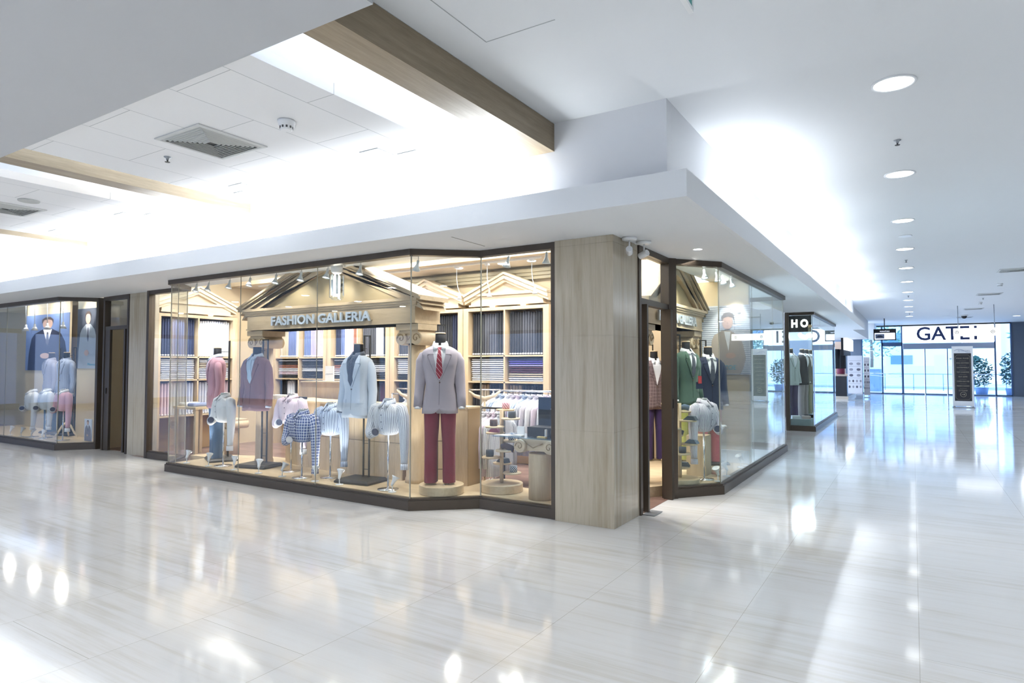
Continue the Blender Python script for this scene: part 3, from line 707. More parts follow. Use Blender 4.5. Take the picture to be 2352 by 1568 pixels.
def jacket(parent, m, dark, T=JK, buttons=1, vlow=1.13, shirt=None, tie=None, pocket=True, tilt=0):
    rs = []; N = 36
    for i, (z, rx, ry) in enumerate(T):
        r = []
        for k in range(N):
            a = 2*pi*k/N - pi/2; x, y = sup(rx, ry, a)
            zz = z
            if i == 0: zz = z + (.055*math.exp(-(x/.035)**2) if y < 0 else .01*cos(a*3))
            if i == 1: zz = z + (.02*math.exp(-(x/.035)**2) if y < 0 else 0)
            r.append((x, y, zz))
        rs.append(r)
    j = MB().rings(rs).build('jacket', m, parent)
    for s in (-1, 1):
        pts = [(s*.09, .005, 1.375), (s*.135, .0, 1.382), (s*.168, .0, 1.37), (s*.191, .0, 1.325), (s*.203, .008, 1.20), (s*.217, .012, 1.08), (s*.228, -.01, .95), (s*.236, -.03, .83)]
        sl = MB().tube(pts, [(.04, .05), (.047, .064), (.050, .073), (.049, .073), (.047, .066), (.045, .058), (.042, .052), (.041, .048)], 16).build('sleeve', m, j)
        MB().tube([(s*.236, -.03, .835), (s*.237, -.033, .812)], [(.036, .043), (.036, .043)], 14).build('shirt_cuff', shirt or WPL, sl)
        cb = MB()
        for k in range(3): cb.ball((s*.277, -.02, .85+k*.022), .006, 5)
        cb.build('cuff_button', dark, sl)
    if shirt:
        patch(MB(), T, [(1.497, -.05, .05), (1.45, -.07, .07), (1.30, -.05, .05), (vlow, -.004, .004)], .004).build('shirt_front', shirt, parent)
        collar(parent, T, shirt, z=1.497)
    if tie:
        tb = patch(MB(), T, [(1.478, -.022, .022), (1.445, -.014, .014), (1.36, -.026, .026), (1.20, -.036, .036), (vlow+.01, -.006, .006)], .012, 4, .006); tb.build('tie', tie, parent)
    lp = MB()
    for s in (-1, 1):
        A = lambda rows: [(z, min(s*a, s*b), max(s*a, s*b)) for z, a, b in rows]
        patch(lp, T, A([(1.498, .060, .074), (1.455, .066, .112), (1.405, .064, .118)]), .012, 4)
        patch(lp, T, A([(1.40, .063, .098), (1.385, .062, .125), (1.30, .045, .092), (1.20, .02, .048), (vlow-.004, .002, .012)]), .010, 5)
    lp.build('lapel', m, j)
    le = MB()
    for s in (-1, 1):
        A = lambda rows: [(z, min(s*a, s*b), max(s*a, s*b)) for z, a, b in rows]
        patch(le, T, A([(1.40, .098, .129), (1.385, .122, .130), (1.30, .090, .097), (1.20, .045, .053), (vlow-.004, .010, .016)]), .006, 2, .003)
    le.build('lapel_edge', dark, j)
    ed = MB()
    patch(ed, T, [(vlow, -.0025, .0025), (.86, -.006, .0)], .0015, 1, .003); 
    ed.build('front_edge', dark, j)
    for k in range(buttons):
        z = vlow-.03-k*.11; y = surf(T, 0, z)-.008
        MB().cyl((.004, y+.004, z), (.004, y, z), .009, n=10).build('button', mat('horn_button', '#6b5546', .4), j)
    if pocket:
        for s in (-1, 1): patch(MB(), T, [(.985, min(s*.075, s*.15), max(s*.075, s*.15)), (.94, min(s*.075, s*.15), max(s*.075, s*.15))], .006, 4).build('pocket_flap', m, j)
        patch(MB(), T, [(1.29, .085, .15), (1.268, .085, .15)], .005, 4).build('breast_pocket', m, j)
    return j
def trousers(parent, m, top=.80, bot=0.02, spread=.092):
    tb = MB(); N = 20
    for s in (-1, 1):
        rs = []
        for z, cx, rx, ry in ((top+.05, .085, .085, .10), (top, .088, .088, .10), (.62, .090, .080, .09), (.45, .095, .072, .078), (.25, .098, .070, .074), (bot+.01, .1, .070, .078), (bot, .1, .069, .077)):
            rs.append([(s*cx + sup(rx, ry, 2*pi*k/N, 2.2)[0], sup(rx, ry, 2*pi*k/N, 2.2)[1]*(1)+.01, z) for k in range(N)])
        tb.rings(rs)
    return tb.build('trousers', m, parent)
def ladder_stand(parent, y=.17, z1=1.74, base=True, zb=0):
    sb = MB()
    for s in (-1, 1): sb.box(s*.042-.008, s*.042+.008, y-.008, y+.008, zb, z1)
    sb.box(-.05, .05, y-.008, y+.008, z1-.016, z1)
    st = sb.build('stand_upright', BLACK, parent)
    cb = MB()
    for k in range(5): cb.box(-.036, .036, y-.003, y+.003, .13+k*.31, .136+k*.31)
    cb.box(-.004, .004, .06, y-.008, 1.575, 1.583); cb.build('crossbar', BLACK, st)
    if base:
        b = MB(); P = lambda w, d, z: [(-w, y-.09-d, z), (w, y-.09-d, z), (w, y-.09+d, z), (-w, y-.09+d, z)]
        b.rings([P(.25, .19, 0.002), P(.25, .19, .022), P(.225, .165, .045)], True, True, False).build('stand_base', BLACK, parent)
    return st
def form(label, loc, rz, jm, dark, shirt=None, tie=None, tr=None, base=True, sc=1, buttons=1, vlow=1.13, cap=None, trtop=.80, group=None):
    f = thing('tailor_form', label, 'mannequin', loc, rz, group, sc)
    jacket(f, jm, dark, shirt=shirt, tie=tie, vlow=vlow, buttons=buttons); neck(f, JK, capm=cap)
    if tr: trousers(f, tr, trtop)
    ladder_stand(f, base=base); return f
SH_W = fabric('white_shirting', '#f3f4f8', rough=.7); SH_PB = fabric('pale_blue_shirting', '#c3cfe2', rough=.7)
GREYJ = fabric('lilac_grey_wool', '#bfb5bf'); LIGHTJ = fabric('ice_blue_linen', '#d4deec'); PINKJ = fabric('dusty_pink_wool', '#b68a97'); BRICKJ = fabric('brick_rose_tweed', '#8d6a6b')
WINE = fabric('wine_red_cotton', '#843043'); STEEL = fabric('steel_blue_cotton', '#4f6f94'); GREENJ = fabric('bottle_green_wool', '#4e6a59'); NAVYJ = fabric('navy_wool', '#2c344e')
LIME = fabric('lime_cotton', '#b9b860'); CORAL = fabric('coral_cotton', '#d26b78'); PURP = fabric('purple_cotton', '#3d2e5e'); CHKV = fabric('checked_brown_wool', '#6b5a5c', 'check', '#8d7b7c', .05, .12)
REDTIE = fabric('red_striped_tie', '#a83a4a', 'diag', '#e9c6cc', .045, .12); DKTIE = fabric('dark_patterned_tie', '#3c404c', 'diag', '#6a6f7c', .02, .3); BLTIE = fabric('pale_blue_tie', '#b6cbdf')
def disc(label, loc, r, h, cat='plinth'):
    o = MB().lathe([(r*.97, 0), (r, .004), (r, h-.004), (r*.985, h)], 0, 0, 48, False).build('round_plinth', OAKH); o.location = loc; tag(o, label, cat); return o
disc('round maple plinth under the wine red trousers', (-4.36, 5.50, .121), .243, .095)
form('headless form in lilac grey jacket, red striped tie and wine red trousers', (-4.36, 5.47, .217), 34, GREYJ, mat('grey_seam', '#8d858d', .8), SH_W, REDTIE, WINE, False)
b = bpy.data.objects['round_plinth']
for i, (x, y) in enumerate(((-.11, -.05), (-.10, .02), (.10, -.05), (.11, .02))): MB().cyl((x, y-.03, .0955), (x, y-.03, .112), .005, n=8).build('peg', CHROME, b)
form('headless form in pale ice blue jacket over a dark shirt, no trousers', (-5.56, 5.42, .122), 6, LIGHTJ, mat('ice_seam', '#a5b2c4', .8), fabric('dark_shirting', '#5c626e'), DKTIE, None, True)
form('headless form in brick rose tweed jacket with light blue shirt, no trousers', (-7.56, 5.50, .122), 12, BRICKJ, mat('brick_seam', '#6d454a', .8), SH_PB, BLTIE, None, True)
form('headless form in dusty pink jacket and steel blue trousers, seen from its side', (-8.62, 5.60, .122), -26, PINKJ, mat('pink_seam', '#94606d', .8), SH_PB, None, STEEL, True)

def shirt_form(label, loc, rz, m, cuffm=None, h=1.0, group=None, collm=None, bent='r', inner=None):
    """half torso on a chrome pole; h = neck top above the stand foot"""
    f = thing('shirt_form', label, 'shirt display', loc, rz, group)
    k = h-.045
    T = [(k-.362, .062, .045), (k-.352, .105, .072), (k-.31, .148, .100), (k-.24, .173, .116), (k-.17, .187, .122), (k-.10, .192, .118), (k-.06, .175, .10), (k-.035, .13, .085), (k-.012, .075, .068), (k, .058, .058)]
    N = 32; rd = random.Random(int(abs(loc[0])*1000)); ph = rd.random()*6
    rs = [[(sup(rx, ry, 2*pi*i/N-pi/2)[0]*(1+.03*sin(7*2*pi*i/N+ph)*(z < k-.2)), sup(rx, ry, 2*pi*i/N-pi/2)[1]*(1+.06*sin(9*2*pi*i/N+ph)*(z < k-.2)), z) for i in range(N)] for z, rx, ry in T]
    t = MB().rings(rs).build('shirt_body', m, f)
    st = 1 if bent == 'r' else -1
    # straight sleeve on one side, bent sleeve on the other
    P = [(st*.14, .0, k-.055), (st*.185, 0, k-.075), (st*.215, -.005, k-.16), (st*.232, -.01, k-.30), (st*.245, -.02, k-.45), (st*.252, -.03, k-.60), (st*.256, -.035, k-.655)]
    s1 = MB().tube(P, [(.045, .055), (.062, .072), (.060, .070), (.054, .062), (.047, .052), (.038, .042), (.036, .039)], 16).build('sleeve', m, f)
    MB().tube([(st*.2565, -.0355, k-.66), (st*.260, -.04, k-.725)], [(.040, .043), (.042, .045)], 16).build('cuff', cuffm or m, s1)
    P = [(-st*.14, .0, k-.055), (-st*.185, 0, k-.075), (-st*.215, -.01, k-.16), (-st*.228, -.02, k-.26), (-st*.222, -.05, k-.335), (-st*.175, -.10, k-.36), (-st*.12, -.13, k-.345)]
    s2 = MB().tube(P, [(.045, .055), (.062, .072), (.060, .070), (.055, .065), (.057, .062), (.048, .05), (.042, .044)], 16).build('sleeve', m, f)
    MB().tube([(-st*.118, -.131, k-.3445), (-st*.06, -.152, k-.322)], [(.044, .046), (.047, .05)], 16).build('cuff', cuffm or m, s2)
    MB().cyl((-st*.059, -.1525, k-.3215), (-st*.0575, -.153, k-.321), .041, n=16).build('cuff_lining', inner or mat('dark_cuff_lining', '#4a4f66', .8), s2)  # dark lining cloth inside the open cuff
    collar(f, T, collm or m, z=k-.008, r=.062, h=.05, name='collar')
    nk = MB().rings([[(r*cos(a), .008+r*sin(a), z) for a in [2*pi*i/16 for i in range(16)]] for r, z in ((.05, k), (.05, h-.012), (.053, h-.004))]).build('neck_stub', mat('cream_jersey', '#dcdcd6', .7), f)
    MB().rings([[(r*cos(a), .008+r*sin(a), z) for a in [2*pi*i/16 for i in range(16)]] for r, z in ((.054, h-.003), (.054, h+.002), (.03, h+.004))]).build('neck_plate', CHROME, nk)
    pb = MB()
    patch(pb, T, [(k-.02, -.014, .014), (k-.34, -.014, .014)], .003, 2, .003); pb.build('placket', m, t)
    for i in range(4): 
        z = k-.06-i*.075; MB().cyl((0, surf(T, 0, z)-.003, z), (0, surf(T, 0, z)-.007, z), .006, n=8).build('button', mat('dark_button', '#55576a', .4), t)
    MB().cyl((0, 0, .008), (0, 0, k-.36), .011, n=12).build('pole', CHROME, f)
    MB().lathe([(.118, 0), (.118, .004), (.02, .009), (.012, .02)], 0, 0, 28).build('base_plate', CHROME, f)
    return f
CHK = fabric('blue_windowpane_shirting', '#3f5390', 'check', '#f0f3fa', .034, .17, .7)
BST = fabric('blue_wide_stripe_shirting', '#c2cfe3', 'stripe', '#3f5688', .036, .13, .7)
GST = fabric('grey_fine_stripe_shirting', '#eceff5', 'multi', '#6c7488', .024, .18, .7)
PST = fabric('purple_fine_stripe_shirting', '#f3f0f6', 'stripe', '#7b5f8c', .016, .3, .7)
PKS = fabric('pink_pinstripe_shirting', '#eadbe6', 'stripe', '#b8a0bd', .012, .2, .7)
PINK = fabric('plain_pink_shirting', '#e7b3c0', rough=.7)
shirt_form('plain white shirt on a chrome pole in front of the steel blue trousers', (-8.06, 5.36, .122), -8, SH_W, None, 1.0)
shirt_form('pale pink pinstripe shirt on a chrome pole, behind the blue check shirt', (-6.90, 5.56, .122), 4, PKS, SH_W, 1.01)
shirt_form('blue and white windowpane check shirt on a chrome pole', (-6.40, 5.32, .122), 4, CHK, CHK, .84, inner=SH_W)
shirt_form('wide blue striped shirt on a chrome pole beside the ice blue jacket', (-6.12, 5.52, .122), 4, BST, BST, .92)
shirt_form('grey fine striped white shirt on a chrome pole nearest the portal column', (-4.98, 5.33, .122), 2, GST, GST, 1.01)

# ------------------------------------------------------------------ tie stairs, pedestal, rack, lamps in the window
def tie_stair(label, loc, rz, n, h, up=True):
    f = thing('tie_stair', label, 'display stand', loc, rz); pos = []
    MB().cyl((0, 0, .005), (0, 0, h), .022, n=12).build('post', OAK, f)
    for k in range(n):
        a = k*1.75; z = .10+k*(h-.12)/(n-1); cx, cy = .115*cos(a), .115*sin(a)
        MB().lathe([(.10, z), (.105, z+.003), (.105, z+.014), (.10, z+.018)], cx, cy, 24, False).build('shelf', OAKH, f)
        pos.append((cx*1.15, cy*1.15, z+.019))
    f['n'] = n; return f, pos
def rolled_tie(label, M, p, m, kind=0):
    b = MB()
    if kind == 0: b.lathe([(.012, 0), (.042, .002), (.044, .035), (.042, .07), (.012, .068)], 0, 0, 18)
    elif kind == 1:
        b.tube([(-.05, 0, .03), (0, 0, .045), (.06, 0, .03), (.12, .0, .012)], [(.022, .03), (.026, .035), (.012, .036), (.005, .038)], 10)
    else: b.prism([(-.06, .0), (.0, .05), (.07, .045), (.10, .0)], -.04, .04, 'xz')
    o = b.build('rolled_tie', m); q = M @ Vector(p); o.location = q; o.rotation_euler = (0, 0, random.uniform(-.4, .6)); tag(o, label, 'tie'); return o
disc('round maple plinth under the tie stair by the front pedestal', (-3.86, 5.93, .121), .235, .09)
ts, pos = tie_stair('spiral maple tie stair with round shelves in the long window', (-3.86, 5.93, .212), 20, 9, .80)
T1 = fabric('pink_diag_tie', '#df8a92', 'diag', '#f6dfe0', .03, .4); T2 = fabric('black_white_diag_tie', '#33363e', 'diag', '#dde2e8', .022, .4); T3 = fabric('plum_tie', '#8c4a68'); T4 = fabric('slate_tie', '#4d5763'); T5 = fabric('brown_tie', '#54403a'); T6 = fabric('steel_tie', '#65788f')
M = Matrix.Translation((-3.86, 5.93, .212)) @ Matrix.Rotation(R(20), 4, 'Z')
for k, (m_, kd, l) in enumerate(((T2, 0, 'black and white striped rolled tie on the lowest shelf of the spiral tie stair'), (T4, 2, 'slate grey tie fanned on the second lowest shelf of the spiral tie stair'), (T4, 0, 'slate rolled tie on the third shelf of the spiral tie stair'), (T5, 1, 'brown tie laid on the fourth shelf of the spiral tie stair'), (T2, 0, 'black and white striped rolled tie in the middle of the spiral tie stair'), (T3, 2, 'plum tie draped over the sixth shelf of the spiral tie stair'), (T5, 0, 'brown rolled tie near the top of the spiral tie stair'), (T4, 0, 'slate rolled tie on the second highest shelf of the spiral tie stair'), (T1, 0, 'pink striped rolled tie on the top shelf of the spiral tie stair'))):
    rolled_tie(l, M, pos[k], m_, kd)
# pedestal with a scrolled capital, glass top and boxes
e = thing('display_pedestal', 'maple pedestal with scrolled capital and round shaft right of the tie stair', 'pedestal', (-3.29, 5.80, .121))
MB().lathe([(.128, 0), (.128, .46), (.122, .47)], 0, 0, 30).build('shaft', OAK, e)
cp = MB().box(-.17, .22, -.12, .17, .60, .625).box(-.15, .2, -.10, .15, .50, .60)
for t in (-1, 1): cp.tube([(t*.175, -.145, .545), (t*.175, -.12, .545), (t*.175, .16, .545), (t*.175, .185, .545)], [.065, .070, .070, .065], 20)
cp.build('capital', OAKH, e)
v = MB()
for t in (-1, 1): v.tube([(t*.175+(.05-.0045*k)*cos(k*.7)*t, -.147, .545+(.05-.0045*k)*sin(k*.7)) for k in range(11)], .005, 6)
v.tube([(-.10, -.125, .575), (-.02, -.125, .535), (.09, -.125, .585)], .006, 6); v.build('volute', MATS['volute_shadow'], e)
dup(e, (-9.45, 6.42, .005), -10, 'maple pedestal with scrolled capital behind the steel blue trousers')
o = MB().box(-3.80, -3.04, 5.64, 6.02, .748, .757).build('glass_top', GLASSB); tag(o, 'dark tinted glass shelf resting on the scrolled pedestal', 'shelf')
e = thing('presentation_box', 'large black presentation box with open lid on the pedestal glass', 'box', (-3.26, 5.86, .758))
MB().box(-.17, .19, -.10, .13, 0, .10).build('tray', BLKCL, e)
MB().box(-.17, .19, .135, .15, .02, .40).build('lid', mat('black_lacquer', '#15151a', .35), e)
text('lid_lettering', 'MADE TO MEASURE', .016, WPL, e, (.03, .133, .27), (90, 0, 0), .0005, .09)
e = thing('jewellery_case', 'small white open cufflink case on the pedestal glass, left of the black box', 'case', (-3.52, 5.74, .758))
MB().box(-.05, .05, -.035, .035, 0, .012).build('tray', WPL, e); MB().box(-.045, .045, .036, .044, .012, .10).build('lid', WPL, e)
e = thing('jewellery_case', 'slim gold-lined cufflink case standing open before the black box', 'case', (-3.22, 5.70, .758))
MB().box(-.05, .05, -.02, .02, 0, .015).build('tray', mat('gold_lining', '#c9b070', .4), e); MB().box(.04, .05, -.015, .02, .016, .09).build('lid', WPL, e)
o = MB().prism([(-3.78, 5.66), (-3.62, 5.66), (-3.58, 5.76), (-3.74, 5.78)], .758, .764).build('leaflet', WPL); tag(o, 'white leaflet at the left end of the pedestal glass', 'leaflet')
# shirt rack
e = thing('clothes_rack', 'chrome rail rack holding striped shirts behind the tie stair', 'rack', (-4.05, 6.95, .005))
m = MB()
m.cyl((-.62, 0, 1.17), (.42, 0, 1.17), .014, n=10)
for x in (-.6, .4): m.cyl((x, 0, 0), (x, 0, 1.17), .012, n=8); m.cyl((x, -.22, .02), (x, .22, .02), .012, n=8)
m.build('rail', CHROME, e)
def hung_shirt(label, loc, rz, m_, hang, group=None, L=.72):
    f = thing('hanging_shirt', label, 'shirt', loc, rz, group)
    rs = []
    for z, rx, ry, dx in ((0, .035, .03, 0), (-.03, .06, .035, 0), (-.06, .14, .04, 0), (-.10, .20, .042, 0), (-.18, .215, .04, 0), (-.35, .205, .04, 0), (-.55, .21, .042, .0), (-L, .215, .044, 0)):
        rs.append([(dx+sup(rx, ry, 2*pi*i/20, 2.2)[0], sup(rx, ry, 2*pi*i/20, 2.2)[1]*(1+.25*sin(5*i)*(z < -.3)), z) for i in range(20)])
    MB().rings(rs).build('shirt_body', m_, f)
    for s in (-1, 1): MB().tube([(s*.18, 0, -.09), (s*.225, 0, -.16), (s*.245, .0, -.38), (s*.24, .0, -.62)], [(.03, .03), (.04, .032), (.034, .03), (.026, .026)], 10).build('sleeve', m_, f)
    MB().tube([(.0, .0, .005), (0, 0, .055), (.012, 0, .075), (.024, 0, .062)], .004, 6).build('hook', hang, f)
    MB().tube([(-.05, -.03, .01), (0, -.045, .0), (.05, -.03, .01), (.05, .03, .02), (-.05, .03, .02), (-.05, -.03, .01)], .012, 6).build('collar', m_, f)
    return f
rk = [hung_shirt('x', (0, 0, -60), 0, m_, BLACK) for m_ in (PKS, PST, BST, SH_W, GST)]
nm = ['pink pinstriped', 'purple striped', 'blue striped', 'white', 'grey striped']
seq = [4, 2, 3, 1, 0, 2, 4, 1, 3, 0, 4, 2]
for i, q in enumerate(seq):
    dup(rk[q], (-4.60+i*.085, 6.95, 1.105), 68, f'{nm[q]} shirt, one of the row hanging on the chrome rail rack', nm[q]+' shirts on the rail rack')
e = thing('clothes_rack', 'short low rail rack left of the tie stair, by the end cabinet', 'rack', (-4.33, 6.42, .005))
MB().cyl((-.25, 0, .98), (.2, 0, .98), .012, n=8).cyl((-.24, 0, 0), (-.24, 0, .98), .01, n=8).cyl((.19, 0, 0), (.19, 0, .98), .01, n=8).box(-.25, .2, -.15, .15, 0, .02).build('rail', BLACK, e)
for i, q in enumerate((0, 4, 1, 0, 4)):
    dup(rk[q], (-4.50+i*.075, 6.42, .91), 75, f'{nm[q]} shirt on the low rail rack by the end cabinet', nm[q]+' shirts on the low rail rack')
for o in rk:
    for ch in list(o.children): bpy.data.objects.remove(ch)
    bpy.data.objects.remove(o)
def hanger(label, loc, rz):
    m = MB().tube([(-.20, 0, .0), (-.16, 0, .055), (-.06, 0, -.015), (0, 0, -.03), (.06, 0, -.015), (.16, 0, .055), (.20, 0, .07)][:7], [(.018, .012), (.026, .014), (.028, .013), (.03, .012), (.028, .013), (.024, .014), (.016, .012)], 10)
    f = thing('coat_hanger', label, 'hanger', loc, rz); m.build('shoulder_piece', OAKL, f)
    MB().tube([(0, 0, 0), (0, 0, .08), (.02, 0, .11), (.05, 0, .09), (.045, 0, .07)], .004, 6).build('hook', CHROME, f); return f
def valet(label, loc, rz, h, cloth_m=None):
    f = thing('valet_stand', label, 'valet stand', loc, rz)
    MB().lathe([(.14, 0), (.14, .02), (.02, .03), (.014, .06), (.014, h)], 0, 0, 20).build('pole', OAK, f)
    MB().tube([(-.20, 0, h+.07), (-.13, 0, h+.01), (0, 0, h-.03), (.13, 0, h+.01), (.20, 0, h+.07)], [(.014, .014), (.022, .02), (.03, .022), (.022, .02), (.014, .014)], 10).build('shoulder_piece', OAKL, f)
    MB().cyl((-.2, 0, h+.085), (.2, 0, h+.085), .009, n=8).build('trouser_bar', CHROME, f); return f
valet('curved maple valet hanger stand between the ice blue jacket and the portal column', (-5.66, 6.42, .005), -5, 1.10)
valet('curved maple valet hanger stand behind the pink pinstripe shirt', (-7.0, 6.62, .005), -30, 1.06)
valet('curved maple valet hanger stand beside the end cabinet', (-4.62, 6.70, .005), 40, 1.10)
e = thing('clothes_rack', 'chrome rail holding two shirts behind the counter, beside the portal column', 'rack', (-5.7, 6.75, .005))
MB().cyl((-.55, 0, 1.095), (.55, 0, 1.095), .01, n=8).cyl((-.54, 0, 0), (-.54, 0, 1.095), .01, n=8).cyl((.54, 0, 0), (.54, 0, 1.095), .01, n=8).build('rail', CHROME, e)
for x, m_, l in ((-5.95, SH_W, 'white shirt hung on the left of the valet stand beside the portal column'), (-5.40, fabric('slate_blue_cloth', '#4b5878'), 'slate blue shirt hung on the right of the valet stand beside the portal column')):
    f = hung_shirt(l, (x, 6.75, 1.025), 60, m_, BLACK)

def upl(label, loc, rz, group):
    f = thing('floor_spotlight', label, 'spotlight', loc, rz, group)
    MB().lathe([(.045, 0), (.045, .006), (.008, .010)], 0, 0, 18).cyl((0, 0, .01), (0, 0, .075), .006, n=8).build('stem', WPL, f)
    M_ = Matrix.Translation((0, 0, .085)) @ Matrix.Rotation(R(-28), 4, 'X')
    MB().lathe([(.012, -.02), (.016, 0), (.020, .035), (.034, .07), (.046, .09), (.043, .09), (.015, .04)], 0, 0, 18).moved(M_).build('shade', WPL, f)
    MB().lathe([(.018, .05), (.020, .052)], 0, 0, 12).moved(M_).build('bulb', LAMPW, f); return f
UL = [(-8.72, 'farthest left'), (-8.20, 'second from the left'), (-7.63, 'third from the left'), (-7.12, 'fourth from the left'), (-6.66, 'fifth from the left'), (-6.06, 'sixth from the left'), (-5.65, 'seventh from the left'), (-4.83, 'rightmost')]
u0 = None
for x, l in UL:
    lab = f'small white trumpet floor spotlight along the long window, {l}'
    if u0 is None: u0 = upl(lab, (x, 5.235, .121), 15, 'floor spotlights along the long window')
    else: dup(u0, (x, 5.235, .121), random.choice((-30, 10, 25, 40)), lab)
    spot('uplight', (x, 5.31, .23), (x+.05, 5.62, 1.2), 15, 75, (1, .98, .95), .03)
def cone(label, loc, tilt, rz, group, drop=.07):
    f = thing('cone_spotlight', label, 'spotlight', loc, rz, group)
    MB().cyl((0, 0, -.0), (0, 0, -drop), .004, n=6).build('stem', GREY, f)
    M_ = Matrix.Translation((0, 0, -drop)) @ Matrix.Rotation(R(tilt), 4, 'X')
    MB().lathe([(.014, 0), (.016, -.05), (.028, -.08), (.046, -.115), (.043, -.115), (.02, -.08)][::-1], 0, 0, 18).moved(M_).build('shade', mat('pearl_white_shade', '#dfe6e9', .35), f)
    MB().lathe([(.030, -.106), (.032, -.104)], 0, 0, 12).moved(M_).build('bulb', LAMP, f); return f
CL = [(-8.62, 'farthest left'), (-8.33, 'second from the left'), (-7.85, 'third from the left'), (-7.41, 'fourth from the left'), (-6.88, 'fifth from the left'), (-6.40, 'sixth from the left'), (-5.93, 'seventh from the left'), (-5.38, 'eighth from the left')]
c0 = None
for i, (x, l) in enumerate(CL):
    lab = f'small cone spotlight under the long window head, {l}'
    y = 5.28
    if c0 is None: c0 = cone(lab, (x, y, 2.719), -12, 0, 'cone spotlights under the long window head', .06)
    else: dup(c0, (x, y, 2.719), random.choice((0, 15, -15)), lab)
for x, y, t, l in ((-4.62, 5.4, 35, 'tilted cone spotlight above the wine red trousers'), (-3.62, 5.70, 30, 'tilted cone spotlight above the tie stair'), (-3.16, 5.70, 5, 'cone spotlight above the scrolled pedestal')):
    cone(l, (x, y, 2.719), t, 60, None, .06)

# ceiling track with bendy drop lamps
def drop(label, x, y, L=.42):
    f = thing('drop_spotlight', label, 'spotlight', (x, y, 2.998), random.uniform(-20, 20))
    MB().box(-.035, .035, -.02, .02, -.05, 0).build('track_adapter', WPL, f)
    MB().tube([(0, 0, -.05), (.0, 0, -.2), (.015, 0, -.32), (.05, 0, -L)], .005, 6).build('stem', WPL, f)
    MB().lathe([(.012, 0), (.015, -.04), (.04, -.09), (.036, -.09), (.02, -.05)][::-1], 0, 0, 14).moved(Matrix.Translation((.05, 0, -L))).build('shade', WPL, f)
for x, l in ((-9.6, 'farthest left'), (-8.7, 'second from the left'), (-7.7, 'third from the left'), (-5.75, 'fourth from the left'), (-5.2, 'rightmost but one'), (-4.45, 'rightmost')): drop(f'bendy white drop spotlight on the shop ceiling track, {l}', x, 7.6)
o = MB().box(-10.4, -4.3, 7.58, 7.62, 2.975, 2.999).build('lighting_track', WPL); tag(o, 'white ceiling lighting track inside the main shop', 'track')
for i, x in enumerate((-5.9, -5.1, -4.6)):
    o = MB().lathe([(.06, 2.992), (.062, 2.999)], x, 7.85, 18).build('recessed_light', LAMP); tag(o, f'small recessed ceiling light inside the shop, {("left","middle","right")[i]} of three above the right bay', 'ceiling light')
# spots onto the display
for x, y, z, p in ((-8.62, 5.6, 1.4, 40), (-7.56, 5.5, 1.4, 40), (-6.9, 5.6, 1.0, 26), (-6.4, 5.35, .9, 26), (-5.56, 5.42, 1.4, 34), (-4.98, 5.33, .95, 26), (-4.36, 5.5, 1.3, 34), (-3.8, 5.9, .8, 26), (-3.3, 5.8, .8, 18)):
    spot('display_spot', (x+.15, 5.25 if x < -4.6 else y-.2, 2.6), (x, y, z), p*1.6, 46, (1, .98, .95), .04)
for x in (-7.6, -6.9, -6.2, -5.4): spot('pediment_spot', (x, 5.30, 2.55), (x, 5.66, 2.25), 9, 100, (1, .95, .86), .04)
for x in (-10.0, -9.5, -8.5, -8.0, -7.0, -6.5, -5.45, -4.9): spot('bay_spot', (x, 7.75, 2.42), (x, 8.05, 1.6), 9, 90, (1, .97, .93), .04)
for y in (6.2, 6.9): spot('bay_spot', (-10.3, y, 2.5), (-10.8, y, 1.4), 30, 90, (.97, .98, 1), .04)

# ------------------------------------------------------------------ corridor side bay
disc('round maple plinth under the lime trousers', (-2.60, 8.62, .121), .20, .10)
form('headless form in bottle green jacket and lime trousers in the side bay', (-2.60, 8.60, .222), 62, GREENJ, mat('green_seam', '#2f4438', .8), SH_W, DKTIE, LIME, False, .98)
form('headless form in navy jacket and coral trousers in the side bay', (-2.42, 9.02, .122), 40, NAVYJ, mat('navy_seam', '#171c30', .8), SH_W, DKTIE, CORAL, True, 1.0)
f = form('headless form in checked brown waistcoat jacket and purple trousers just inside the door', (-3.2, 9.0, .122), 40, CHKV, mat('brown_seam', '#4a3f41', .8), SH_W, None, PURP, False, .97)
e = thing('pocket_leaflet', 'red and navy folded card holder tucked in the green jacket pocket', 'leaflet', (-2.405, 8.49, 1.26), 62)
MB().box(-.06, .06, -.012, -.004, -.07, .02).build('holder', mat('navy_card', '#1f2742', .5), e)
MB().box(-.03, .03, -.02, -.014, .0, .10).build('card', mat('red_card', '#c0413f', .5), e)
disc('round maple plinth under the slate tie stair in the side bay', (-2.36, 7.52, .121), .22, .05)
ts, pos = tie_stair('maple tie stair with slate blue ties in the corridor side bay', (-2.36, 7.50, .172), 100, 9, .88)
M = Matrix.Translation((-2.36, 7.50, .172)) @ Matrix.Rotation(R(100), 4, 'Z')
for k in range(9): rolled_tie(f'slate blue tie on the {("lowest","second","third","fourth","fifth","sixth","seventh","eighth","topmost")[k]} shelf of the side bay tie stair', M, pos[k], T6 if k % 2 else T4, (2, 1, 0)[k % 3])
shirt_form('purple fine striped white shirt on a chrome pole in the side bay', (-2.17, 7.84, .122), 72, PST, PST, .98, bent='l')
e = thing('book_stand', 'clear acrylic block stand carrying open white pattern books', 'stand', (-2.22, 8.42, .121))
MB().box(-.14, .14, -.16, .16, 0, .56).build('block', ACR, e); MB().box(-.17, .17, -.2, .2, .561, .57).build('top', ACR, e)
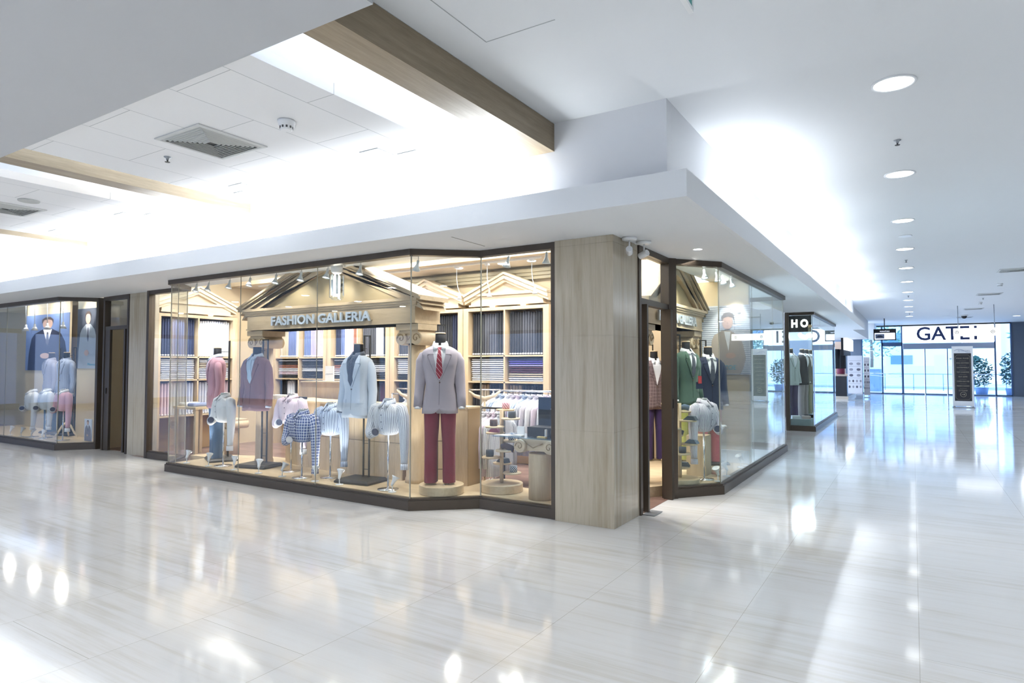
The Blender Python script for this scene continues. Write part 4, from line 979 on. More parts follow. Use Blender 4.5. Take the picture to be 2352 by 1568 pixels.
for i, (dz, a, l) in enumerate(((0, 8, 'lower white pattern book on the acrylic stand'), (.022, -20, 'upper open white pattern book on the acrylic stand'))):
    o = MB().prism([(-.15, 0), (-.12, .018), (0, .008), (.12, .018), (.15, 0)], -.11, .11, 'xz').build('pattern_book', WPL); o.location = (-2.22, 8.42, .693+dz); o.rotation_euler = (0, 0, R(a)); tag(o, l, 'book')
o = MB().box(-2.44, -2.2, 8.02, 8.28, .121, .62).build('maple_block', OAK); tag(o, 'plain maple block pedestal beside the striped shirt in the side bay', 'pedestal')
for i, (x, y, a) in enumerate(((-1.99, 7.78, 160), (-1.99, 8.2, 120), (-2.0, 9.0, 150), (-2.0, 9.2, 60))):
    dup(u0, (x, y, .121), a, f'white trumpet floor spotlight in the side bay, {("nearest the corner","second from the corner","third from the corner","farthest from the corner")[i]}', 'floor spotlights in the side bay')
for i, (x, y) in enumerate(((-2.12, 7.75), (-2.05, 8.05), (-2.07, 8.4), (-2.05, 8.8))):
    c_ = dup(c0, (x, y, 2.719), 40+30*i, f'cone spotlight under the side bay head, {("nearest","second","third","fourth")[i]} from the door', 'cone spotlights in the side bay')
for x, y, z in ((-2.6, 8.6, 1.4), (-2.42, 9.02, 1.3), (-2.17, 7.84, 1.0), (-2.36, 7.5, .7), (-2.8, 8.1, 2.2), (-2.2, 9.38, 2.0)):
    spot('bay_display_spot', (-2.03, y-.25, 2.6), (x, y, z), 44, 60, (1, .95, .87), .04)
area('bay_front_light', (-2.15, 8.2, 2.70), (0, -25, 0), .2, 2.0, 14, WARM)
# banner of a person in front of slatted blinds, fixed to the end wall
def P(col, name): return mat(name, col, .6)
bn = thing('wall_banner', 'large photo banner of a person in a tan jacket against white blinds', 'banner', (-2.23, 9.397, 0))
MB().box(-.38, .30, -.012, 0, 1.37, 2.36).build('print', P('#d9dee8', 'blind_white'), bn)
m = MB()
for k in range(33): m.box(-.378, .298, -.0135, -.0122, 1.385+k*.0295, 1.391+k*.0295)
m.build('blind_lines', P('#8890a2', 'blind_grey'), bn)
def flat(poly, y, m_, name, par): return MB().prism(poly, y-.001, y, 'xz').build(name, m_, par)
def ell(cx, cz, rx, rz, n=20, a0=0, a1=2*pi): return [(cx+rx*cos(a0+(a1-a0)*k/n), cz+rz*sin(a0+(a1-a0)*k/n)) for k in range(n)]
flat([(-.27, 1.38), (-.26, 1.60), (-.235, 1.86), (-.20, 1.94), (-.08, 2.0), (.02, 2.0), (.14, 1.93), (.20, 1.80), (.24, 1.60), (.20, 1.45), (.16, 1.38)], -.0145, P('#b3a79c', 'jacket_print'), 'jacket', bn)
flat([(-.06, 1.99), (.0, 1.70), (.03, 1.98)], -.016, P('#e6e8ee', 'shirt_print'), 'shirt', bn)
flat(ell(-.01, 2.12, .075, .105), -.0175, SKIN, 'face', bn)
flat([(-.09, 2.12), (-.095, 2.19), (-.06, 2.25), (.02, 2.265), (.075, 2.23), (.085, 2.13), (.065, 2.18), (.0, 2.20), (-.06, 2.18)], -.019, P('#6d6460', 'hair_print'), 'hair', bn)
flat(ell(.03, 1.64, .07, .04), -.0175, SKIN, 'hands', bn)
m = MB()
for x in (-.04, .02): m.prism(ell(x, 2.135, .012, .004, 8), -.0195, -.0185, 'xz')
m.prism(ell(-.01, 2.065, .022, .004, 8), -.0195, -.0185, 'xz').prism([(-.012, 2.13), (-.016, 2.095), (-.002, 2.095)], -.0195, -.0185, 'xz'); m.build('features', P('#8a655a', 'feature_print'), bn)
text('banner_lettering', 'ZOE', .09, mat('teal_print', '#3fa5c4', .5), bn, (.02, -.022, 1.44), (90, 0, 0), .0005, .17)
o = MB().box(-2.9, -1.97, 9.37, 9.398, .122, .30).build('white_skirting_box', WPL); tag(o, 'low white box step at the foot of the side bay end wall', 'step')

# ------------------------------------------------------------------ neighbouring shop on the left
o = MB().prism([(-17.6, 5.4), (-12.92, 5.4), (-12.55, 5.85), (-12.55, 6.6), (-17.6, 6.6)], .004, .12).build('display_platform', OAKH); tag(o, 'low maple platform in the shop window at the far left', 'platform')
shirt_form('white shirt on a chrome pole, leftmost of three in the far left window', (-14.47, 5.55, .122), -10, SH_W, None, .92)
shirt_form('white shirt on a chrome pole, middle of three in the far left window', (-14.00, 5.60, .122), -4, fabric('cool_white_shirting', '#e6ecf3', rough=.7), None, .94)
shirt_form('pink shirt with white collar on a chrome pole in the far left window', (-13.31, 5.60, .122), 0, PINK, SH_W, .94, collm=SH_W)
def bust(label, loc, rz, m_, tr):
    f = thing('tailor_form', label, 'mannequin', loc, rz)
    jacket(f, m_, mat('bust_seam', '#8e96a8', .8), buttons=4, vlow=1.44, pocket=True); collar(f, JK, m_); neck(f, JK)
    trousers(f, tr); ladder_stand(f); return f
bust('headless form in pale lilac overshirt and striped teal trousers, far left window', (-14.85, 6.0, .122), -5, fabric('lilac_overshirt', '#c4c6da'), fabric('teal_stripe', '#1f5a80', 'stripe', '#5d86a8', .03, .3))
bust('headless form in blue grey striped overshirt and black trousers, far left window', (-14.2, 6.0, .122), 8, fabric('bluegrey_overshirt', '#9aa6c0', 'stripe', '#b8c2d8', .02, .3), BLKCL)
for i, x in enumerate((-15.17, -14.68, -14.23, -13.79)):
    dup(u0, (x, 5.46, .121), 20, f'white trumpet floor spotlight in the far left window, {("leftmost","second from the left","third from the left","rightmost")[i]}', 'floor spotlights in the far left window')
for i, x in enumerate((-15.68, -15.27, -14.71, -14.04)):
    f = thing('drop_spotlight', f'white drop spotlight hanging in the far left window, {("leftmost","second from the left","third from the left","rightmost")[i]}', 'spotlight', (x, 5.85, 2.948), 0, 'drop spotlights in the far left window')
    MB().box(-.05, .05, -.03, .03, -.10, 0).build('track_adapter', WPL, f); MB().tube([(0, 0, -.1), (.01, 0, -.35), (.03, 0, -.62)], .006, 6).build('stem', WPL, f)
    MB().lathe([(.018, 0), (.022, -.05), (.06, -.13), (.055, -.13), (.03, -.06)][::-1], 0, 0, 16).moved(Matrix.Translation((.03, 0, -.60))).build('shade', WPL, f)
def person_print(par, x0, x1, z0, z1, y, bgc, jc, nm, words=None):
    W_, H_ = x1-x0, z1-z0; X = lambda u: x0+W_*u; Z = lambda v: z0+H_*v
    MB().box(x0, x1, y, y+.012, z0, z1).build('print', P(bgc, nm+'_ground'), par)
    q = lambda L: [(X(a), Z(b)) for a, b in L]
    flat(q([(.06, 0), (.08, .3), (.14, .58), (.22, .66), (.42, .74), (.62, .74), (.82, .65), (.92, .5), (.97, .25), (.97, 0)]), y-.001, P(jc, nm+'_jacket'), 'jacket', par)
    flat(q([(.42, .73), (.52, .45), (.62, .73)]), y-.0025, P('#dfe3ea', 'shirt_print'), 'shirt', par)
    flat(q([(.505, .68), (.48, .5), (.53, .44), (.56, .5), (.54, .68)]), y-.004, P('#5c5f70', 'tie_print'), 'tie', par)
    flat(ell(X(.52), Z(.83), W_*.115, H_*.095), y-.0035, SKIN, 'face', par)
    flat(q([(.39, .84), (.39, .91), (.47, .95), (.58, .95), (.65, .90), (.65, .84), (.61, .895), (.52, .91), (.44, .90)]), y-.005, P('#54443c', 'dark_hair_print'), 'hair', par)
    flat(ell(X(.47), Z(.26), W_*.11, H_*.05), y-.0035, SKIN, 'hands', par)
    if words: text('print_lettering', words, .07, mat('teal_print', '#3fa5c4', .5), par, (X(.72), y-.006, Z(.05)), (90, 0, 0), .0005, W_*.35)
b1 = thing('wall_banner', 'tall photo banner of a person in pale grey suit with folded hands', 'banner', (0, 0, 0))
person_print(b1, -13.86, -13.04, 1.44, 2.60, 6.04, '#4b4f5a', '#aab0b8', 'grey_suit', 'Marco')
MB().box(-13.88, -12.75, 6.053, 6.10, .0, 2.9).build('backing_board', TANW, b1)
b2 = thing('wall_banner', 'wide photo banner of a person in dark suit in the far left window', 'banner', (0, 0, 0))
person_print(b2, -17.1, -15.05, 1.39, 2.62, 6.4, '#6f86b4', '#27304c', 'dark_suit', 'Marco')
MB().box(-17.1, -15.05, 6.413, 6.45, .121, 2.9).build('backing_board', TANW, b2)
b3 = thing('photo_card', 'small leaning photo card of a person in grey at the window foot', 'card', (.02, -.02, 0))
person_print(b3, -12.93, -12.66, .122, .52, 5.80, '#d5dae4', '#7d7a86', 'card', None)
e = thing('tripod_stand', 'curved wooden tripod foot behind the pink shirt in the far left window', 'stand', (-13.75, 5.85, .121))
MB().cyl((0, 0, .12), (0, 0, .62), .02, n=12).build('pole', OAK, e)
for k in range(3):
    a = k*2.094+.5; MB().tube([(0, 0, .30), (.08*cos(a), .08*sin(a), .22), (.16*cos(a), .16*sin(a), .08), (.22*cos(a), .22*sin(a), .015)], [(.02, .02), (.022, .02), (.02, .018), (.015, .013)], 8).build('leg', OAKL, e)
for x, y, z in ((-14.47, 5.5, .9), (-14.0, 5.6, .9), (-13.31, 5.56, .9), (-13.4, 6.05, 2.5), (-16, 6.3, 2.0)): spot('left_window_spot', (x+.1, 5.5, 2.6), (x, y, z), 26, 60, (1, .96, .9), .04)

# ------------------------------------------------------------------ ceiling fittings
fl0 = None
for i in range(-1, 11):
    y = 5.47+2.66*i
    lab = f'round white recessed downlight in the corridor ceiling row, {ORD[i] if i >= 0 else "just behind the camera"} from the camera'
    if fl0 is None:
        fl0 = thing('downlight', lab, 'ceiling light', (-.08, y, 3.6), 0, 'corridor downlights')
        MB().rings([[(r*cos(2*pi*k/32), r*sin(2*pi*k/32), z) for k in range(32)] for r, z in ((.150, 0), (.152, -.006), (.135, -.010), (.130, -.004))], False, False).build('ring', WPL, fl0)
        MB().lathe([(.13, -.003), (.128, -.006)], 0, 0, 28).build('lens', LAMPS, fl0)
    else: dup(fl0, (-.08, y, 3.6), None, lab)
for x, y, l in ((3.77, 34.2, 'round recessed downlight at the far right, before the gate'), (3.9, 31.2, 'round recessed downlight at the right frame edge far down the corridor')):
    dup(fl0, (x, y, 3.6), None, l, 'far right downlights')
o = dup(fl0, (-1.89, 6.68, 2.72), None, 'tiny bright downlight in the soffit above the shop door', 'soffit downlight'); o.scale = (.35, .35, .35); del o['group']
def square_light(label, x, y, group=None):
    f = thing('square_downlight', label, 'ceiling light', (x, y, 3.36), 0, group)
    MB().box(-.11, .11, -.11, .11, -.006, 0).build('frame', mat('light_frame', '#c8ccd0', .5), f); MB().box(-.095, .095, -.095, .095, -.008, -.0065).build('diffuser', LAMPS, f); return f
q0 = None
for x, y, l in ((-3.95, 4.06, 'square ceiling light, left one of the pair nearest the wooden beam'), (-3.70, 4.27, 'square ceiling light, right one of the pair nearest the wooden beam'), (-5.87, 4.09, 'square ceiling light, upper one of the pair at the first panel left end'), (-6.06, 4.28, 'square ceiling light, lower one of the pair at the first panel left end'),
                (-8.20, 4.10, 'square ceiling light, left one of the pair on the second panel'), (-7.92, 4.30, 'square ceiling light, right one of the pair on the second panel'), (-10.0, 4.12, 'square ceiling light, upper one at the second panel left end'), (-10.3, 4.32, 'square ceiling light, lower one at the second panel left end'), (-12.3, 4.2, 'square ceiling light on the third ceiling panel at the left frame edge')):
    if q0 is None: q0 = square_light(l, x, y)
    else: dup(q0, (x, y, 3.36), None, l)
def vent(label, cx, cy, z, lx, ly):
    f = thing('air_vent', label, 'air vent', (cx, cy, z))
    P_ = lambda a, b, zz: [(-a, -b, zz), (a, -b, zz), (a, b, zz), (-a, b, zz)]
    MB().rings([P_(lx/2, ly/2, 0), P_(lx/2, ly/2, -.008), P_(lx/2-.03, ly/2-.03, -.014), P_(lx/2-.04, ly/2-.04, -.002)], False, False, False).build('frame', mat('vent_frame', '#d3d5d4', .5), f)
    MB().box(-lx/2+.04, lx/2-.04, -ly/2+.04, ly/2-.04, -.003, -.001).build('backing', DGREY, f)
    g = MB(); n = 9
    for k in range(n):
        a = lx/2-.045-k*(lx/2-.07)/n; b = ly/2-.045-k*(ly/2-.07)/n
        g.rings([P_(a, b, -.004), P_(a-.006, b-.006, -.016), P_(a-.012, b-.012, -.016), P_(a-.006, b-.006, -.004)], False, False, False)
    g.build('louvre', mat('vent_louvre', '#c5c7c4', .5), f); return f
vent('large square louvred air vent in the first ceiling panel', -4.92, 3.12, 3.359, .62, .62)
vent('square louvred air vent on the second ceiling panel at the left frame edge', -9.05, 3.14, 3.359, .62, .62)
v1 = vent('rectangular louvred air vent, nearest of four in the corridor ceiling', 1.95, 17.7, 3.599, .6, .6)
for y, l in ((23.3, 'second'), (29.1, 'third'), (34.0, 'farthest')): dup(v1, (1.95, y, 3.599), None, f'rectangular louvred air vent, {l} of four in the corridor ceiling')
def smoke(label, x, y, z):
    f = thing('smoke_detector', label, 'smoke detector', (x, y, z))
    MB().lathe([(.035, -.075), (.045, -.07), (.048, -.045), (.058, -.04), (.06, -.02), (.066, -.018), (.066, 0)], 0, 0, 22).build('body', WPL, f)
    g = MB()
    for k in range(10): g.rbox(.047*cos(k*.628), .047*sin(k*.628), -.062, -.046, .014, .006, k*.628+pi/2)
    g.build('slot', DGREY, f)
smoke('white smoke detector on the first ceiling panel beside the large vent', -4.0, 3.14, 3.359); smoke('white smoke detector far down the corridor ceiling', 1.94, 20.5, 3.599); smoke('white smoke detector between the corridor vents, second one', 1.94, 26.2, 3.599)
def sprk(label, x, y, z):
    f = thing('sprinkler_head', label, 'sprinkler', (x, y, z)); MB().lathe([(.010, -.03), (.014, -.012), (.03, -.004), (.032, 0)], 0, 0, 16).build('rosette', GREY, f)
    MB().cyl((0, 0, -.03), (0, 0, -.042), .006, n=8).lathe([(.022, -.047), (.022, -.044)], 0, 0, 14).build('deflector', BLACK, f)
for x, y, z, l in ((-5.6, 3.13, 3.359, 'small sprinkler head on the first ceiling panel, left of the vent'), (-.08, 6.89, 3.599, 'sprinkler head between the first two corridor downlights'), (-.07, 14.9, 3.599, 'sprinkler head beyond the fourth corridor downlight'), (-.07, 22.6, 3.599, 'sprinkler head beyond the sixth corridor downlight'), (-.07, 30.4, 3.599, 'sprinkler head near the farthest corridor downlights'), (1.9, 24.6, 3.599, 'sprinkler head near the second corridor vent')): sprk(l, x, y, z)
o = MB().lathe([(.10, -.012), (.105, -.006), (.105, 0)], 0, 0, 24).build('ceiling_speaker', mat('speaker_grille', '#b9bbb9', .7)); o.location = (-8.42, 3.14, 3.359); tag(o, 'round grey ceiling speaker on the second panel beside the vent', 'speaker')
o = MB().lathe([(.09, -.010), (.095, -.004), (.095, 0)], 0, 0, 24).build('ceiling_speaker', WPL); o.location = (-.06, 12.1, 3.599); tag(o, 'pale round ceiling speaker between the corridor downlights', 'speaker')
e = thing('dome_camera', 'dark dome security camera on the far corridor ceiling', 'camera', (1.86, 32.6, 3.599)); MB().lathe([(.12, -.04), (.14, -.02), (.14, 0)], 0, 0, 20).build('mount', WPL, e); MB().lathe([(.02, -.15), (.07, -.13), (.10, -.08), (.10, -.041)], 0, 0, 20).build('dome', mat('smoked_dome', '#22252c', .15), e)
for (x, y, a, l) in ((-2.27, 5.72, 200, 'white ceiling spotlight camera pair by the pillar, left one facing the viewer'), (-2.22, 5.98, 250, 'white ceiling spotlight camera pair by the pillar, right one facing the door')):
    e = thing('bullet_camera', l, 'camera', (x, y, 2.719), a)
    MB().lathe([(.05, -.028), (.07, -.022), (.072, 0)], 0, 0, 24).build('mount', WPL, e); MB().cyl((0, 0, -.028), (0, 0, -.10), .008, n=8).build('arm', WPL, e)
    M_ = Matrix.Translation((0, 0, -.125)) @ Matrix.Rotation(R(105), 4, 'X')
    MB().lathe([(.030, -.045), (.032, -.04), (.032, .05), (.030, .055)], 0, 0, 20).moved(M_).build('barrel', WPL, e); MB().lathe([(.018, .0555), (.018, .06)], 0, 0, 14).moved(M_).build('lens', GREY, e)
e = thing('exit_sign', 'teal and white hanging exit sign, only its lower corner in view at the top', 'sign', (-.87, 2.70, 0))
MB().box(-.008, .008, -.30, .29, 3.215, 3.40).build('panel', mat('teal_sign', '#2c9a98', .4), e)
MB().box(-.012, .012, -.32, .312, 3.195, 3.213).box(-.012, .012, .292, .312, 3.213, 3.40).box(-.012, .012, -.32, .312, 3.402, 3.42).build('frame', WPL, e)
MB().cyl((0, 0, 3.42), (0, 0, 3.6), .01, n=8).build('hanger_rod', WPL, e)

# ------------------------------------------------------------------ second shop down the corridor
e = thing('shop_sign', 'black shop sign panel with white letters HO above the corner glass', 'sign', (0, 0, 0))
MB().box(-2.42, -1.95, 15.97, 16.0, 2.27, 2.65).build('panel', BLKCL, e)
text('sign_lettering', 'H O', .24, mat('lit_letter', '#ffffff', .5, emit=(1, 1, 1), estr=1.6), e, (-2.19, 15.963, 2.385), (90, 0, 0), .003, .36, .012)
o = MB().box(-2.5, -2.0, 16.02, 18.6, .005, .26).build('display_platform', mat('grey_plinth', '#9fb0b6', .5)); tag(o, 'grey display platform in the glass corner of the black fronted shop', 'platform')
for i, (x, y, a, jm, tm, l) in enumerate(((-2.46, 16.45, 55, fabric('mint_grey_jacket', '#c3cdc9'), PURP, 'headless form in pale mint jacket in the black fronted shop'), (-2.28, 17.0, 70, BLKCL, fabric('greige_trouser', '#a69a97'), 'headless form in black jacket and greige trousers in the black fronted shop'), (-2.26, 17.55, 70, BLKCL, fabric('olive_trouser', '#7c7f62'), 'headless form in black jacket and olive trousers in the black fronted shop'), (-2.25, 18.15, 70, fabric('aqua_jacket', '#a9cdd0'), fabric('teal_trouser', '#3f7e9c'), 'headless form in pale aqua jacket and teal trousers in the black fronted shop'))):
    f = thing('tailor_form', l, 'mannequin', (x, y, .262), a); jacket(f, jm, BLACK, shirt=SH_W, vlow=1.2); neck(f, JK); trousers(f, tm); MB().cyl((0, .05, 0), (0, .05, .85), .012, n=8).build('pole', CHROME, f); MB().lathe([(.15, 0), (.15, .008)], 0, .05, 20).build('base_plate', CHROME, f)
for x, y, m_, l in ((-2.33, 16.14, WPL, 'pale shoe box nearest the corner of the black fronted shop'), (-2.12, 16.2, fabric('blush_cloth', '#d9c3bb'), 'folded blush cloth beside the pale shoe box'), (-2.12, 16.62, BLKCL, 'folded black cloth at the feet of the black jacketed forms')):
    o = MB().box(-.09, .09, -.08, .08, 0, .07).build('folded_garment', m_); o.location = (x, y, .262); o.rotation_euler = (0, 0, .3); tag(o, l, 'garment')
e = thing('lamp_cluster', 'cluster of lit frosted bulbs behind the HO shop sign', 'lamp', (-2.15, 16.6, 2.2))
MB().cyl((0, 0, .1), (0, 0, .75), .012, n=8).build('rod', CHROME, e); b_ = MB()
for k in range(7): b_.ball((.12*cos(k*.9), .22*sin(k*.9), .03*sin(k*2.1)), .05, 6)
b_.build('bulb', LAMP, e)
# kiosk, stands
e = thing('coffee_kiosk', 'dark kiosk counter with pale plinth and lit menu fascia past the second shop', 'kiosk', (0, 0, 0))
MB().box(-3.9, -2.45, 32.0, 36.5, 0, .12).build('plinth', mat('beige_stone', '#cdbfae', .4), e)
MB().box(-3.85, -2.50, 32.05, 36.4, .12, 1.02).build('counter', mat('kiosk_black', '#16171d', .3), e)
MB().box(-3.9, -2.42, 31.98, 36.5, 1.02, 1.08).build('counter_top', mat('kiosk_top', '#c3ab9a', .3), e)
MB().box(-3.9, -2.9, 36.4, 36.5, 1.08, 2.7).build('back_panel', mat('kiosk_back', '#b69a86', .5), e)
for k, (x, z, col) in enumerate(((-3.0, 1.9, '#16181f'), (-2.80, 1.9, '#22242c'), (-2.9, 1.3, '#7a2c4a'))): MB().lathe([(.16, z-.55 if z > 1.5 else 1.09), (.17, z-.5 if z > 1.5 else 1.12), (.17, z+.3 if z > 1.5 else 1.4), (.15, z+.35 if z > 1.5 else 1.45)], x, 33+k*.5, 14).build('urn', P(col, f'kiosk_urn_{k}'), e)
MB().box(-2.62, -2.50, 32.2, 36, 2.2, 2.75).build('menu_light_box', mat('menu_lit', '#dfe6f2', .4, emit=(.85, .9, 1), estr=1.2), e)
MB().box(-2.72, -2.622, 32.2, 36, 1.95, 2.78).build('menu_backing', BLKCL, e)
for y in (32.3, 35.9): MB().cyl((-2.67, y, 2.78), (-2.67, y, 3.6), .02, n=8).build('hanger_rod', GREY, e)
for y in (32.2, 36.2): MB().cyl((-3.6, y, 1.08), (-3.6, y, 3.6), .03, n=8).build('post', GREY, e)
o = MB().prism([(-1.6, 2.80), (-1.6, 3.597), (-3.2, 3.597), (-3.2, 3.0), (-2.35, 2.98)], 36.6, 38.8, 'xz').build('kiosk_canopy', WHITE); tag(o, 'pale sloping canopy slab dropped from the ceiling over the kiosk', 'canopy')
def standee(label, x0, x1, y, z0, z1, seed):
    f = thing('poster_stand', label, 'poster stand', (0, 0, 0))
    MB().box(x0, x1, y, y+.02, z0, z1).build('poster', P('#e4e3ea', 'poster_white'), f)
    rd = random.Random(seed); g, d = MB(), MB()
    for r in range(5):
        for q_ in range(2+(r > 2)*2):
            n_ = 2+(r > 2)*2; cx = x0+(x1-x0)*(q_+.5)/n_; cz = z1-.35-r*(z1-z0-.4)/5
            (g if rd.random() < .6 else d).prism(ell(cx, cz, (x1-x0)/n_*.28, .055, 10), y-.004, y-.001, 'xz')
        g.box(x0+.04, x1-.04, y-.004, y-.001, z1-.22-r*(z1-z0-.4)/5, z1-.21-r*(z1-z0-.4)/5)
    g.build('printed_picture', P('#9c9aa6', 'poster_grey'), f); d.build('printed_drawing', P('#5c5a68', 'poster_dark'), f) if d.v else None
    MB().box(x0, x0+.02, y+.02, y+.04, 0, z1).box(x1-.02, x1, y+.02, y+.04, 0, z1).box(x0, x1, y-.15, y+.25, 0, .02).build('frame', GREY, f)
standee('tall white poster stand of drinks pictures, nearer one by the kiosk', -2.40, -1.84, 31.2, .28, 1.92, 3)
standee('narrow white poster stand of round pictures behind the nearer poster stand', -1.95, -1.70, 34.0, .12, 1.88, 5)
# mall totem
e = thing('floor_sign', 'white standing banner with black directory panel in the corridor middle', 'sign', (1.50, 27.7, 0), 2)
MB().box(-.31, .31, 0, .04, .06, 2.18).build('board', WPL, e)
MB().box(-.25, .25, -.006, -.001, .24, 1.93).build('directory_panel', mat('charcoal_panel', '#26252b', .5), e)
MB().box(-.32, .32, -.12, .16, 0, .03).box(-.30, -.24, -.10, .12, .03, .06).box(.24, .30, -.10, .12, .03, .06).build('foot', GREY, e)
GOLD = mat('pale_gold', '#b3aa97', .5)
m = MB(); pts = [(-.22, -.008, 1.80), (-.16, -.008, 1.87), (.16, -.008, 1.87), (.22, -.008, 1.80), (.22, -.008, .36), (.16, -.008, .29), (-.16, -.008, .29), (-.22, -.008, .36), (-.22, -.008, 1.80)]
m.tube(pts, .003, 4); m.build('border_line', GOLD, e)
text('name_lettering', 'RIVER CITY', .07, mat('silver_print', '#9aa3c0', .4), e, (.05, -.003, 1.99), (90, 0, 0), .0005, .34)
m = MB(); m.tube([(-.24+.48*k/12, -.004, 2.02+.06*sin(k*.45)) for k in range(13)], .005, 4); m.build('swoosh', MATS['silver_print'], e)
for k, l in enumerate(('PINK PIXIE', 'KING ADDYMODE', 'WATERMERELY', 'TOP CHARMING', 'SILK GEMS', 'COPPER HEAD WEB', 'PANDHI GARDEN', 'CYTHAIR')):
    text('list_lettering', l, .055, GOLD, e, (0, -.008, 1.73-k*.163), (90, 0, 0), .0005, .36 if len(l) > 9 else .26)
m = MB()
for k in range(7): m.box(-.10, .10, -.009, -.007, 1.66-k*.163, 1.664-k*.163)
m.build('rule_line', GOLD, e)
MB().tube([(.085*cos(2*pi*k/24), -.009, .47+.085*sin(2*pi*k/24)) for k in range(25)], .006, 5).build('arrow_ring', GOLD, e)
MB().box(-.045, .045, -.011, -.007, .464, .476).prism([(.01, .51), (.05, .47), (.01, .43), (.025, .47)], -.011, -.007, 'xz').build('arrow', GOLD, e)
# hanging direction sign
e = thing('hanging_sign', 'white lit direction sign hanging from two rods before the gate', 'sign', (0, 0, 0))
MB().box(1.24, 2.52, 27.36, 27.44, 2.53, 2.80).build('light_box', mat('lit_sign', '#ffffff', .5, emit=(1, 1, 1), estr=.9), e)
for x in (1.38, 2.41): MB().cyl((x, 27.4, 2.80), (x, 27.4, 3.6), .012, n=8).build('hanger_rod', GREY, e)
for x in (1.34, 2.36): MB().tube([(x+.05*cos(2*pi*k/20), 27.355, 2.665+.05*sin(2*pi*k/20)) for k in range(21)], .009, 5).box(x-.006, x+.006, 27.35, 27.356, 2.63, 2.68).prism([(x-.03, 2.67), (x+.03, 2.67), (x, 2.70)], 27.35, 27.356, 'xz').build('arrow_symbol', BLACK, e)
# TV
e = thing('hanging_screen', 'small black hanging screen showing a car picture and white text', 'screen', (0, 0, 0))
MB().box(-1.47, -.60, 33.0, 33.06, 2.62, 3.13).build('casing', BLKCL, e); MB().cyl((-1.04, 33.03, 3.13), (-1.04, 33.03, 3.6), .02, n=8).build('hanger_rod', BLACK, e)
SC = mat('screen_white', '#dfe6f6', .4, emit=(.8, .87, 1), estr=.8)
MB().box(-1.43, -.64, 32.99, 32.998, 2.66, 2.95).build('display', SC, e); text('screen_lettering', 'WANTAH', .09, SC, e, (-1.04, 32.995, 2.99), (90, 0, 0), .001, .38)
MB().box(-1.40, -1.05, 32.985, 32.989, 2.70, 2.90).build('picture', P('#7c86a0', 'screen_picture'), e); MB().prism([(-1.37, 2.75), (-1.33, 2.80), (-1.28, 2.84), (-1.18, 2.84), (-1.12, 2.80), (-1.08, 2.75)], 32.981, 32.984, 'xz').build('car_shape', P('#2e3445', 'screen_car'), e)
# gate sign
e = thing('gate_sign', 'wide white glass sign with dark blue letters GATE 1 over the doors', 'sign', (0, 0, 0))
MB().box(-.43, 3.41, 38.90, 38.93, 2.67, 3.50).build('panel', mat('backlit_white', '#f4f8ff', .5, emit=(.92, .96, 1), estr=.75), e)
text('sign_lettering', 'GATE1', .95, mat('navy_letter', '#1f3160', .5), e, (1.46, 38.895, 2.80), (90, 0, 0), .003, 2.52, .012)

# ------------------------------------------------------------------ outside the gate
struct('ground_outside', MB().box(-16, 20, 39.1, 75, -.12, -.02), mat('pale_paving', '#c9cfd8', .7))
struct('road_outside', MB().box(-30, 34, 48, 56, -.019, -.01), mat('road_grey', '#9aa2b0', .8))
def block(label, x0, x1, y0, y1, h, m_, wins):
    f = thing('building', label, 'building', (0, 0, 0)); MB().box(x0, x1, y0, y1, -.02, h).build('wall', m_, f)
    for (a, b, z0, z1) in wins: MB().box(a, b, y0-.06, y0-.001, z0, z1).build('window', mat('far_window', '#5b7ca0', .3), f)
block('pale low building with dark windows across the road beyond the gate', -7, 3.2, 60, 66, 7.5, mat('pale_render', '#cfd6e2', .7), [(-2.2, .2, 3.3, 4.1), (-1.5, .0, 1.6, 2.3), (-5.5, -3.5, 3.3, 4.3), (1.4, 2.6, 3.5, 4.2)])
block('white stepped building at the right beyond the gate', 6.0, 14, 58, 64, 12, mat('white_render', '#eef2f8', .7), [(7, 8.5, 4, 5.5), (9.5, 11, 4, 5.5), (7, 8.5, 7.5, 9)])
block('grey shopping arcade block at the left beyond the gate', -20, -8, 60, 68, 9, mat('grey_render', '#b7c0cf', .7), [(-12, -9.5, 3, 4.5), (-16, -13.5, 3, 4.5)])
LEAF = mat('street_leaf', '#6f9a86', .7, var=.35, nscale=2); LEAFD = mat('dark_leaf', '#2f5a50', .7, var=.4, nscale=3); BARK = mat('bark', '#6b5d50', .8)
def tree(label, x, y, h, r, m_, seed, cnt=900, sz=.16):
    f = thing('tree', label, 'tree', (x, y, -.02)); MB().tube([(0, 0, 0), (.05, 0, h*.4), (0, .05, h*.8)], [.12, .09, .05], 8).build('trunk', BARK, f)
    c_ = MB(); rd = random.Random(seed)
    for k in range(6): c_.leaves((rd.uniform(-r, r)*.6, rd.uniform(-r, r)*.4, h*.78+rd.uniform(-.5, .5)*r), r*.6, r*.6, r*.45, cnt//6, sz, seed*10+k)
    c_.build('crown', m_, f)
tree('feathery street tree behind the left gate glass', -2.4, 50, 5.2, 2.6, LEAF, 1); tree('feathery street tree behind the kiosk canopy', -7.6, 49, 5.0, 2.2, LEAF, 2); tree('street tree beyond the right gate glass', 6.8, 52, 4.6, 1.6, LEAF, 4, 600)
def shrub(label, x, y, h, r, m_, seed, cnt=520, sz=.12):
    f = thing('shrub', label, 'shrub', (x, y, -.02)); MB().lathe([(r*.45, 0), (r*.55, .35), (r*.5, .36)], 0, 0, 16).build('planter', mat('planter_blue', '#6f86ad', .5), f)
    MB().leaves((0, 0, h*.6), r, r, h*.42, cnt, sz, seed).build('foliage', m_, f)
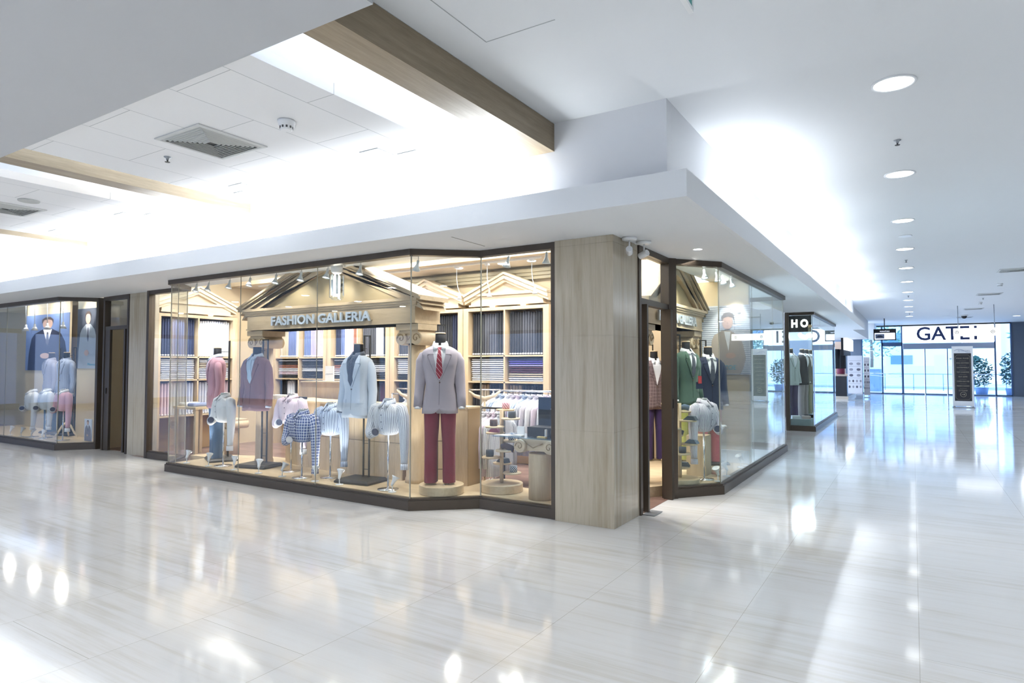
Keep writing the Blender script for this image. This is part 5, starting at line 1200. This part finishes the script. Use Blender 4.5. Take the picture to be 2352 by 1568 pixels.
shrub('dense dark shrub in a planter behind the right end of the doors', 3.05, 41.6, 1.9, .55, LEAFD, 11); shrub('tall dark shrub outside the rightmost gate glass', 4.25, 40.9, 2.2, .52, LEAFD, 12); shrub('low shrub at the foot of the rightmost gate glass', 5.3, 43.2, 1.6, .6, LEAFD, 14)
f = thing('palm', 'spiky palm frond plant seen beside the directory banner', 'plant', (2.75, 44, -.02)); MB().cyl((0, 0, 0), (0, 0, 1.6), .06, n=8).build('stem', BARK, f)
m = MB()
for k in range(16):
    a = k*.39; n = m.add([(0, 0, 1.6), (.28*cos(a), .1*sin(a), 1.85+.25*sin(a*2)), (.62*cos(a), .2*sin(a), 1.75+.35*sin(a))]); m.face([n, n+1, n+2]); n = m.add([(0, 0, 1.66), (.30*cos(a), .1*sin(a), 1.78+.25*sin(a*2)), (.62*cos(a), .2*sin(a), 1.75+.35*sin(a))]); m.face([n, n+1, n+2])
m.build('frond', LEAFD, f)
f = thing('street_railing', 'low pale metal railing across the forecourt outside', 'railing', (0, 0, 0)); m = MB(); m.box(-6, 8, 46, 46.05, .95, 1.0).box(-6, 8, 46, 46.05, .12, .16)
m.build('rail', mat('rail_grey', '#8896b0', .4), f)
for k in range(10): MB().box(-6+k*1.5, -5.95+k*1.5, 46, 46.05, -.02, .949).build('post', MATS['rail_grey'], f)
f = thing('cafe_chair', 'blue cafe chair outside the right end of the doors', 'chair', (2.2, 40.6, -.02), 25); DB = mat('chair_blue', '#31496f', .5)
MB().box(-.24, .24, -.22, .22, .44, .48).build('seat', DB, f); MB().box(-.24, .24, .20, .24, .50, .92).build('backrest', DB, f)
for sx in (-1, 1):
    for sy in (-1, 1): MB().tube([(sx*.2, sy*.18, .44), (sx*.28, sy*.30, 0)], .015, 6).build('leg', DB, f)
f = thing('parked_kiosk', 'white ticket machine cabinet on the forecourt at left', 'cabinet', (-1.9, 43, -.02)); MB().box(-.35, .35, -.3, .3, 0, 1.3).build('body', mat('cabinet_blue', '#8ea0c0', .4), f); MB().box(-.4, .4, -.35, .35, 1.3, 1.4).build('top', WPL, f)
